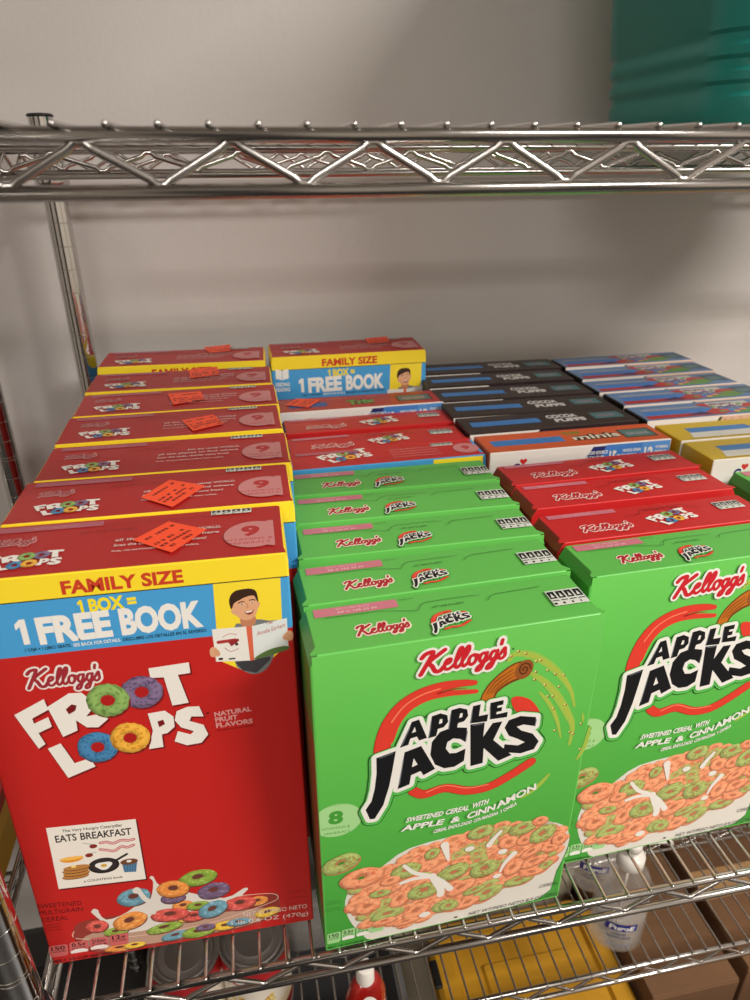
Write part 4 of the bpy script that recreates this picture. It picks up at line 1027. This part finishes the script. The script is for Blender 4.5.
def top_trix(P):
    P.text('Silly Rabbit! Tricks are for kids', (18, 38), (120, 40), 3.4, C(226, 120, 110), .02); P.poly([(14, 14), (56, 14), (60, 22), (56, 31), (14, 31)], C(50, 84, 150))
    for c, g in ((C(30, 20, 20), .12), (C(100, 160, 60), .05)): P.text('Trix', (82, 14), (116, 18), 15, c, g, .1)
    P.rect(142, 13, 184, 36, C(60, 34, 34)); P.rect(144, 15, 182, 34, C(92, 110, 112)); P.text('FUN ZONE', (150, 21), (176, 21), 6, C(190, 140, 120), .03)
gm_kind('trix', C(176, 44, 40), C(232, 226, 216), C(176, 44, 40), C(176, 44, 40), top_trix, front_minis)
def other_box(kind, xl, yf, yaw, lean, label, group, dh=0):
    x, y, ya, le = org(xl, yf, yaw, lean, GH_)
    o = box_empty('cereal_box', x, y, ya, le, GD_*.001, label, 'cereal box', group)
    if dh:                                            # a slightly taller pack of the same make
        o.matrix_world = o.matrix_world @ Matrix.Translation((0, 0, dh*.001))
    link('carton', MESH[kind+'_body'], None, o)
    t = link('top_flap', MESH[kind+'_flap'], None, o); t2 = link('top_printing', MESH[kind+'_top'], None, o); t.location = t2.location = (0, 0, (GH_-1.3)*.001)
    q = link('front_panel', MESH[kind+'_front'], None, o); q.rotation_euler = (PI/2, 0, 0)
    return o
other_box('minis', .2265, .592, .3, 1.0, 'orange-topped minis cereal packet with white and blue front edge, in the third row', None)
CGp = 'dark brown chocolate cereal packets in the third row'
for k, (xl, yf, yw, lb) in enumerate(((.2240, .649, .6, 'dark brown cereal packet directly behind the orange minis packet'),
        (.2225, .703, -1.0, 'dark brown cereal packet second behind the orange minis packet'),
        (.2225, .7575, -.8, 'dark brown cereal packet in the middle of the five brown ones'),
        (.2255, .815, -.6, 'dark brown cereal packet last but one before the wall'),
        (.2330, .872, -1.2, 'dark brown cereal packet nearest the wall, beside the tall red packet'))):
    other_box('cocoa', xl, yf, yw, .8, lb, CGp)
other_box('cheer', .426, .534, .2, .6, 'front yellow cereal packet behind the far right green corner', 'yellow cereal packets')
other_box('cheer', .425, .585, .2, .6, 'rear yellow cereal packet, in front of the multicoloured ones', 'yellow cereal packets')
for k, (xl, yf, yw, lb) in enumerate(((.4230, .645, .8, 'multicoloured blue and red cereal packet directly behind the yellow packets'),
        (.4250, .6985, .8, 'multicoloured cereal packet second behind the yellow packets'),
        (.4210, .7500, 1.4, 'multicoloured cereal packet in the middle of the five in the right row'),
        (.4260, .8060, 1.4, 'multicoloured cereal packet last but one before the wall in the right row'),
        (.4300, .8640, .8, 'multicoloured cereal packet nearest the wall in the right row'))):
    other_box('rain', xl, yf, yw, .6, lb, 'multicoloured cereal packets in the right row')
tb = other_box('trix', .0345, .753, 1.0, .8, 'red cereal packet with an orange sticker lying before the tall book-offer packet', None)
x, y, ya, le = org(.0345, .753, 1.0, .8, GH_); fc = face_top(x, y, ya, le, GD_*.001, GH_)
price_sticker(tb, fc, fc.z(r2_, [(165, 258), (200, 238), (275, 240), (235, 265)]), GH_-.3, 9)

# ------------------------------------------------------------------ things on the other shelves and below
def clear_mat(name, col, rough=0.08, ior=1.3, alpha=0.45):
    """thin clear plastic: mostly see-through, with its own sheen"""
    m = bpy.data.materials.new(name); m.use_nodes = True; nt = m.node_tree; b = nt.nodes['Principled BSDF']
    b.inputs['Base Color'].default_value = lin(col); b.inputs['Roughness'].default_value = rough; b.inputs['IOR'].default_value = ior
    b.inputs['Alpha'].default_value = alpha; b.inputs['Coat Weight'].default_value = 0.6
    return m
M['clear'] = clear_mat('clear_plastic', (214, 208, 200), alpha=0.2)
M['gel'] = clear_mat('clear_gel', (206, 204, 198), alpha=0.2)
M['frost'] = mat_pbr('frosted_white_plastic', (226, 220, 210), 0.3, coat=.3)
M['teal'] = mat_pbr('teal_plastic', (22, 130, 120), 0.42, coat=.2)

def storage_bin(x, y, z, wx, wy, h, mat, label, cat, wall=0.003, rc=0.06, flare=0.022, ribs=(0.03, 0.048, 0.066)):
    o = empty('storage_bin', (x, y, z), label, cat)
    def ring(hw, hd, rcn, zz):
        pts = []
        for cx, cy, a0 in ((hw-rcn, hd-rcn, 0), (-hw+rcn, hd-rcn, 90), (-hw+rcn, -hd+rcn, 180), (hw-rcn, -hd+rcn, 270)):
            for k in range(9):
                t = math.radians(a0+90*k/8); pts.append((cx+rcn*math.cos(t), cy+rcn*math.sin(t), zz))
        return pts
    prof = [(0, -0.012), (0.004, -0.004), (0.012, 0)]
    zs = [0.02]
    for rb in ribs: zs += [(rb, 0), (rb+.004, -.002), (rb+.009, -.002), (rb+.012, 0)]
    prof = prof + [q for q in zs[1:]] + [(h-.03, 0), (h-.028, .004), (h, .005)]
    bm = bmesh.new(); R0 = []
    for zz, dx in prof:
        f = flare*zz/h; R0.append([bm.verts.new(p) for p in ring(wx/2-flare+f+dx, wy/2-flare+f+dx, rc, zz)])
    inner_ = []
    for zz in (h, h-.03, .006):
        f = flare*zz/h; inner_.append([bm.verts.new(p) for p in ring(wx/2-flare+f-wall-.002, wy/2-flare+f-wall-.002, rc-wall, zz)])
    allr = R0+inner_; n = len(allr[0])
    for i in range(len(allr)-1):
        for k in range(n): bm.faces.new((allr[i][k], allr[i][(k+1) % n], allr[i+1][(k+1) % n], allr[i+1][k]))
    bm.faces.new(allr[0][::-1]); bm.faces.new(allr[-1])
    t = from_bm('tub', bm, mat, o, True); t.data.set_sharp_from_angle(angle=0.6)
    bm = bmesh.new(); L = ring(wx/2+.008, wy/2+.008, rc+.006, h); L2 = ring(wx/2+.008, wy/2+.008, rc+.006, h-.014); I = ring(wx/2-.001, wy/2-.001, rc, h)
    A = [bm.verts.new(p) for p in L2]; B = [bm.verts.new(p) for p in L]; D = [bm.verts.new((p[0], p[1], h+.003)) for p in I]
    for a_, b_ in ((A, B), (B, D)):
        for k in range(n): bm.faces.new((a_[k], a_[(k+1) % n], b_[(k+1) % n], b_[k]))
    from_bm('rim', bm, mat, o)
    return o
pt = hit(622, 125, 1, 0.60)
storage_bin(pt.x+0.297, 0.70, ZT+0.001, 0.47, 0.30, 0.30, M['teal'], 'large teal plastic storage bin standing on the upper shelf', 'storage bin')

# two pump bottles of clear hand gel
def pump_bottle(x, y, rot, label, pump=True):
    o = empty('pump_bottle', (x, y, ZB+.0008), label, 'bottle', None); o.rotation_euler = (0, 0, rot); o.scale = (1, 1, .91)
    prof = [(.024, 0), (.031, .002), (.034, .008), (.034, .06), (.0325, .1), (.030, .125), (.024, .142), (.014, .152), (.0135, .158)]
    bm = bmesh.new(); lathe_bm(bm, prof, n=36, sx=1.0, sy=.82)
    q = from_bm('bottle_body', bm, M['clear'], o, True)
    bm = bmesh.new(); lathe_bm(bm, [(.022, .002), (.0315, .006), (.0318, .06), (.0315, .066)], n=36, sx=1, sy=.8)
    from_bm('hand_gel', bm, M['gel'], o, True)
    bm = bmesh.new(); lathe_bm(bm, [(.0155, .152), (.0165, .154), (.0165, .170), (.0125, .173), (.008, .174), (.0075, .181), (.010, .182), (.0105, .190), (.009, .193)], n=32)
    from_bm('pump_head', bm, M['frost'], o, True)
    bm = bmesh.new(); path_bm(bm, [(0, 0, .188), (.012, .004, .191), (.026, .009, .192), (.040, .014, .190), (.045, .016, .183)], .0042, 12)
    from_bm('spout', bm, M['frost'], o, True)
    bm = bmesh.new(); path_bm(bm, [(0, 0, .012), (0.001, 0, .09), (0, 0, .15)], .0022, 8); from_bm('dip_tube', bm, M['frost'], o, True)
    # printed label wrapped on the front of the body
    def wrap(P, name):
        me = P.mesh(name); me.materials.clear(); me.materials.append(M['carton'])
        for v in me.vertices:
            a = v.co.x/.033 - PI/2; r_ = .0347+v.co.z
            v.co = Vector((r_*math.cos(a), r_*.82*math.sin(a), v.co.y))
        q = link(name, me, None, o); return q
    P = Print(60); P.z = 0.1
    for k in range(8):
        x0_ = -19+k*4.75; P.poly([(x0_, 84+k*.4), (x0_+4.75, 84.4+k*.4), (x0_+4.75, 98.4+k*.4), (x0_, 98+k*.4)], C(36, 44, 128))
    P.poly([(4, 98), (16, 98), (10, 102)], C(206, 60, 60))
    P.text('Purell', (-14, 87), (15, 89), 8.5, WHITE, .05, .15)
    P.text('HAND', (-9, 76), (8, 77), 5, C(70, 76, 110), .02); P.text('SANITIZER', (-15, 69), (14, 70), 4.6, C(70, 76, 110), .02)
    for k in range(2): P.text('Advanced refreshing gel', (-15, 56-k*5), (15, 57-k*5), 2.6, C(96, 120, 170))
    P.v = [(x_, y_-34, z_) for x_, y_, z_ in P.v]
    wrap(P, 'label')
    return o
p1 = hit(622, 957, 2, ZB); p2 = hit(592, 899, 2, ZB)
pump_bottle(p1.x+.004, p1.y+.030, -.42, 'clear pump bottle with blue label standing near the front edge of the low shelf')
pump_bottle(p2.x+.012, p2.y+.030, -.5, 'clear pump bottle behind the other one, half hidden below the green packets')

# cans
M['lid'] = mat_pbr('tin', (142, 134, 128), 0.5, .7)
def food_can(px_, label, tx, k):
    c = hit(px_[0], px_[1], 2, ZB+.115)
    o = empty('food_can', (c.x, c.y, ZB+.0008), label, 'can'); r = .0395; h = .115
    bm = bmesh.new(); lathe_bm(bm, [(r-.003, 0), (r+.0008, .001), (r+.0008, .003), (r-.0006, .005), (r-.0006, h-.005), (r+.0008, h-.003), (r+.001, h-.0005), (r-.0006, h), (r-.0018, h-.0006), (r-.0022, h-.004), (r-.006, h-.0045), (r-.008, h-.0035), (r-.010, h-.0045), (r-.016, h-.0042), (r-.0175, h-.0034), (r-.019, h-.0042)], n=48)
    q = from_bm('tin_body', bm, M['lid'], o, True); q.data.set_sharp_from_angle(angle=.5)
    vs = []; fs = []; cs = []; n = 48; zs = [6, 22, 40, 62, 84, 98, 109]
    bandc = [C(150, 30, 34), C(226, 212, 180), C(230, 222, 206), C(226, 216, 200), C(186, 30, 36), C(176, 30, 34)]
    for z_ in zs:
        for i in range(n): vs.append(((r*1000+.15)*math.cos(2*PI*i/n), (r*1000+.15)*math.sin(2*PI*i/n), z_))
    for a in range(len(zs)-1):
        for i in range(n): fs.append((a*n+i, a*n+(i+1) % n, (a+1)*n+(i+1) % n, (a+1)*n+i)); cs.append(bandc[a])
    me = mesh_cols('label', vs, fs, cs)
    for f in me.polygons: f.use_smooth = True
    link('paper_label', me, None, o)
    P = Print(70+k); P.z = .3
    P.text(tx, (-26, 88), (14, 88), 11, WHITE, .05); P.poly([(-24, 74), (16, 78), (16, 82), (-24, 80)], C(50, 60, 130)); q_ = random.Random(k)
    for j in range(26): P.ell(q_.uniform(-26, 26), q_.uniform(26, 60), 5, 3, C(232, 206, 120) if j % 2 else C(206, 150, 60), q_.uniform(0, 3))
    me = P.mesh('label_print')
    for v in me.vertices:
        a = v.co.x/r - PI/2 - .25; rr_ = r+v.co.z; v.co = Vector((rr_*math.cos(a), rr_*math.sin(a), v.co.y))
    link('label_print', me, None, o)
    return o
food_can((184, 950), 'tin can with red and white label, left of the pair under the large red packet', 'ution', 1)
food_can((253, 936), 'tin can with red and white label, right of the pair under the large red packet', 'ution', 2)

# red squeeze bottles with white caps
M['redp'] = mat_pbr('red_plastic', (150, 26, 20), 0.25, coat=.4); M['whitecap'] = mat_pbr('white_cap', (232, 226, 216), 0.35)
def squeeze_bottle(px_, label, rot):
    c = hit(px_[0], px_[1], 2, ZB+.172)
    o = empty('squeeze_bottle', (c.x, c.y, ZB+.0008), label, 'bottle', 'red squeeze bottles'); o.rotation_euler = (0, 0, rot); o.scale = (.72, .72, 1)
    bm = bmesh.new(); lathe_bm(bm, [(.022, 0), (.031, .003), (.033, .012), (.033, .05), (.030, .075), (.032, .1), (.031, .125), (.022, .146), (.014, .152)], n=32, sy=.72)
    from_bm('bottle_body', bm, M['redp'], o, True)
    bm = bmesh.new(); lathe_bm(bm, [(.0125, .150), (.0135, .151), (.0128, .168), (.0118, .171), (.006, .172)], n=32); q = from_bm('cap', bm, M['whitecap'], o, True); q.data.set_sharp_from_angle(angle=.6)
    P = Print(80); P.z = .3; P.poly([(-16, 30), (16, 30), (16, 84), (0, 94), (-16, 84)], C(222, 110, 56)); me = P.mesh('label')
    for v in me.vertices: v.co = Vector((v.co.x, -.0245-.0006+abs(v.co.x)*.25-v.co.z, v.co.y))
    link('label', me, None, o)
squeeze_bottle((365, 966), 'red squeeze bottle with white cap, the farther of the two under the green packet', .3)
squeeze_bottle((370, 1006), 'red squeeze bottle with white cap, the nearer of the two at the bottom edge', -.2)

# yellow lidded tote, cartons and a paper bag on the floor below
M['yellow'] = mat_pbr('yellow_plastic', (182, 132, 30), 0.4, var=.05, vscale=12)
M['kraft'] = mat_pbr('kraft_cardboard', (108, 76, 49), 0.85, bump=.15, bscale=120, var=.08, vscale=7)
M['kraft2'] = mat_pbr('kraft_paper', (118, 86, 56), 0.8, bump=.8, bscale=22, var=.1, vscale=9)
M['cream'] = mat_pbr('cream_cardboard', (196, 184, 160), 0.8)
M['greyp'] = mat_pbr('grey_plastic', (92, 90, 90), 0.35)
M['tape'] = mat_pbr('parcel_tape', (170, 130, 84), 0.25)
def tote(x0, x1, y0, y1, zt_):
    o = empty('lidded_tote', ((x0+x1)/2, (y0+y1)/2, 0), 'yellow plastic tote with a hand hole in its lid, under the wire shelves', 'storage bin')
    def lo(a, b, c_, d, e, f): return (a-(x0+x1)/2, b-(x0+x1)/2, c_-(y0+y1)/2, d-(y0+y1)/2, e, f)
    slab('tote_body', *lo(x0+.02, x1-.02, y0+.02, y1-.02, 0, zt_-.03), M['yellow'], o, bev=.015)
    bm = bmesh.new()
    rc = .035; hw = (x1-x0)/2; hd = (y1-y0)/2
    def ring(i, z):
        pts = []
        for cx, cy, a0 in ((hw-rc, hd-rc, 0), (-hw+rc, hd-rc, 90), (-hw+rc, -hd+rc, 180), (hw-rc, -hd+rc, 270)):
            for k in range(7):
                t = math.radians(a0+15*k); ri = max(.004, rc-i); pts.append(bm.verts.new((math.copysign(hw-i-ri, cx)+ri*math.cos(t), math.copysign(hd-i-ri, cy)+ri*math.sin(t), z)))
        return pts
    Rr = [ring(0, zt_-.04), ring(0, zt_-.006), ring(.006, zt_), ring(.03, zt_), ring(.034, zt_-.007), ring(.07, zt_-.007), ring(.074, zt_-.002)]
    n = len(Rr[0])
    for i in range(len(Rr)-1):
        for k in range(n): bm.faces.new((Rr[i][k], Rr[i][(k+1) % n], Rr[i+1][(k+1) % n], Rr[i+1][k]))
    bm.faces.new(Rr[-1]); bm.faces.new(Rr[0][::-1])
    from_bm('lid', bm, M['yellow'], o)
    hp = hit(436, 974, 2, zt_)
    slab('hand_hole_shade', hp.x-.006-(x0+x1)/2, hp.x+.006-(x0+x1)/2, hp.y-.02-(y0+y1)/2, hp.y+.02-(y0+y1)/2, zt_-.004, zt_+.0012, M['black_plastic'], o, bev=.002)  # dark slab on the lid, coloured for the shade inside the hand hole
tote(.200, .475, .40, .665, H0-1.08)
def cardboard_box(x0, x1, y0, y1, h, label, seam='y', mat='kraft', tape=True):
    cx, cy = (x0+x1)/2, (y0+y1)/2
    o = empty('cardboard_box', (cx, cy, 0), label, 'box')
    slab('carton', x0-cx, x1-cx, y0-cy, y1-cy, 0, h-.004, M[mat], o, bev=.002)
    g = .0015
    if seam == 'y':
        slab('lid_flap', x0-cx+.001, -g, y0-cy+.001, y1-cy-.001, h-.004, h, M[mat], o, bev=.0012); slab('lid_flap', g, x1-cx-.001, y0-cy+.001, y1-cy-.001, h-.004, h, M[mat], o, bev=.0012)
        if tape: slab('tape', -.024, .024, y0-cy+.002, y1-cy-.002, h, h+.0004, M['tape'], o)
    else:
        slab('lid_flap', x0-cx+.001, x1-cx-.001, y0-cy+.001, -g, h-.004, h, M[mat], o, bev=.0012); slab('lid_flap', x0-cx+.001, x1-cx-.001, g, y1-cy-.001, h-.004, h, M[mat], o, bev=.0012)
        if tape: slab('tape', x0-cx+.002, x1-cx-.002, -.024, .024, h, h+.0004, M['tape'], o)
    return o
cardboard_box(.482, .618, .485, .95, H0-1.05, 'brown cardboard box beside the yellow tote, seen beneath the pump bottles', 'x', tape=False)
cardboard_box(.645, 1.05, .50, .76, H0-1.06, 'brown cardboard box at the right, across a dark gap from the one by the tote', 'x')
cardboard_box(.49, .98, .12, .445, H0-1.08, 'brown cardboard box nearest the camera at the bottom right', 'x', tape=False)
cardboard_box(.16, .47, .70, .93, H0-1.02, 'cream cardboard box behind the yellow tote', 'x', 'cream', tape=False)
def paper_bag(x, y, w, d, h):
    o = empty('paper_bag', (x, y, 0), 'crumpled brown paper bag behind the right-hand cardboard box', 'bag')
    bm = bmesh.new(); rn = random.Random(4); n = 20; rows = 14; Rr = []
    for j in range(rows+1):
        z = h*j/rows; Rr.append([])
        for k in range(n):
            t = 2*PI*k/n; c_, s_ = math.cos(t), math.sin(t); f = max(abs(c_), abs(s_))**-.85
            Rr[-1].append(bm.verts.new((w/2*c_*f*(1+rn.uniform(-.035, .035)), d/2*s_*f*(1+rn.uniform(-.05, .05))*(1-.25*j/rows), z+(rn.uniform(-.006, .006) if 0 < j else 0))))
    for j in range(rows):
        for k in range(n): bm.faces.new((Rr[j][k], Rr[j][(k+1) % n], Rr[j+1][(k+1) % n], Rr[j+1][k]))
    bm.faces.new(Rr[0][::-1]); top = [bm.verts.new((v.co.x*.55, v.co.y*.35, h+.02+rn.uniform(-.012, .012))) for v in Rr[-1]]
    for k in range(n): bm.faces.new((Rr[-1][k], Rr[-1][(k+1) % n], top[(k+1) % n], top[k]))
    bm.faces.new(top); from_bm('bag_paper', bm, M['kraft2'], o)
paper_bag(.80, .865, .28, .17, H0-1.10)
storage_bin(.02, .70, 0, .26, .40, H0-1.12, M['greyp'], 'dark grey plastic bin on the floor left of the yellow tote', 'storage bin', ribs=())
storage_bin(.035, .70, ZB+.001, .115, .30, .13, clear_mat('grey_clear_plastic', (170, 168, 164), alpha=.5), 'small clear grey bin on the low shelf between the cans and the red bottles', 'storage bin', rc=.02, flare=.008, ribs=())
o = empty('snack_box', (-.42, .60, H0-.74+.0016), 'small yellow and red packet on the neighbouring rack at the left edge', 'box')
link('carton', mesh_bands('carton', 200, 150, 78, [(0, 40, C(206, 160, 40), C(206, 160, 40)), (40, 62, C(190, 50, 40), C(226, 180, 60)), (62, 78, C(190, 50, 40), C(190, 50, 40))], r=1), None, o)
o.location.x -= .10; o.location.y -= .05
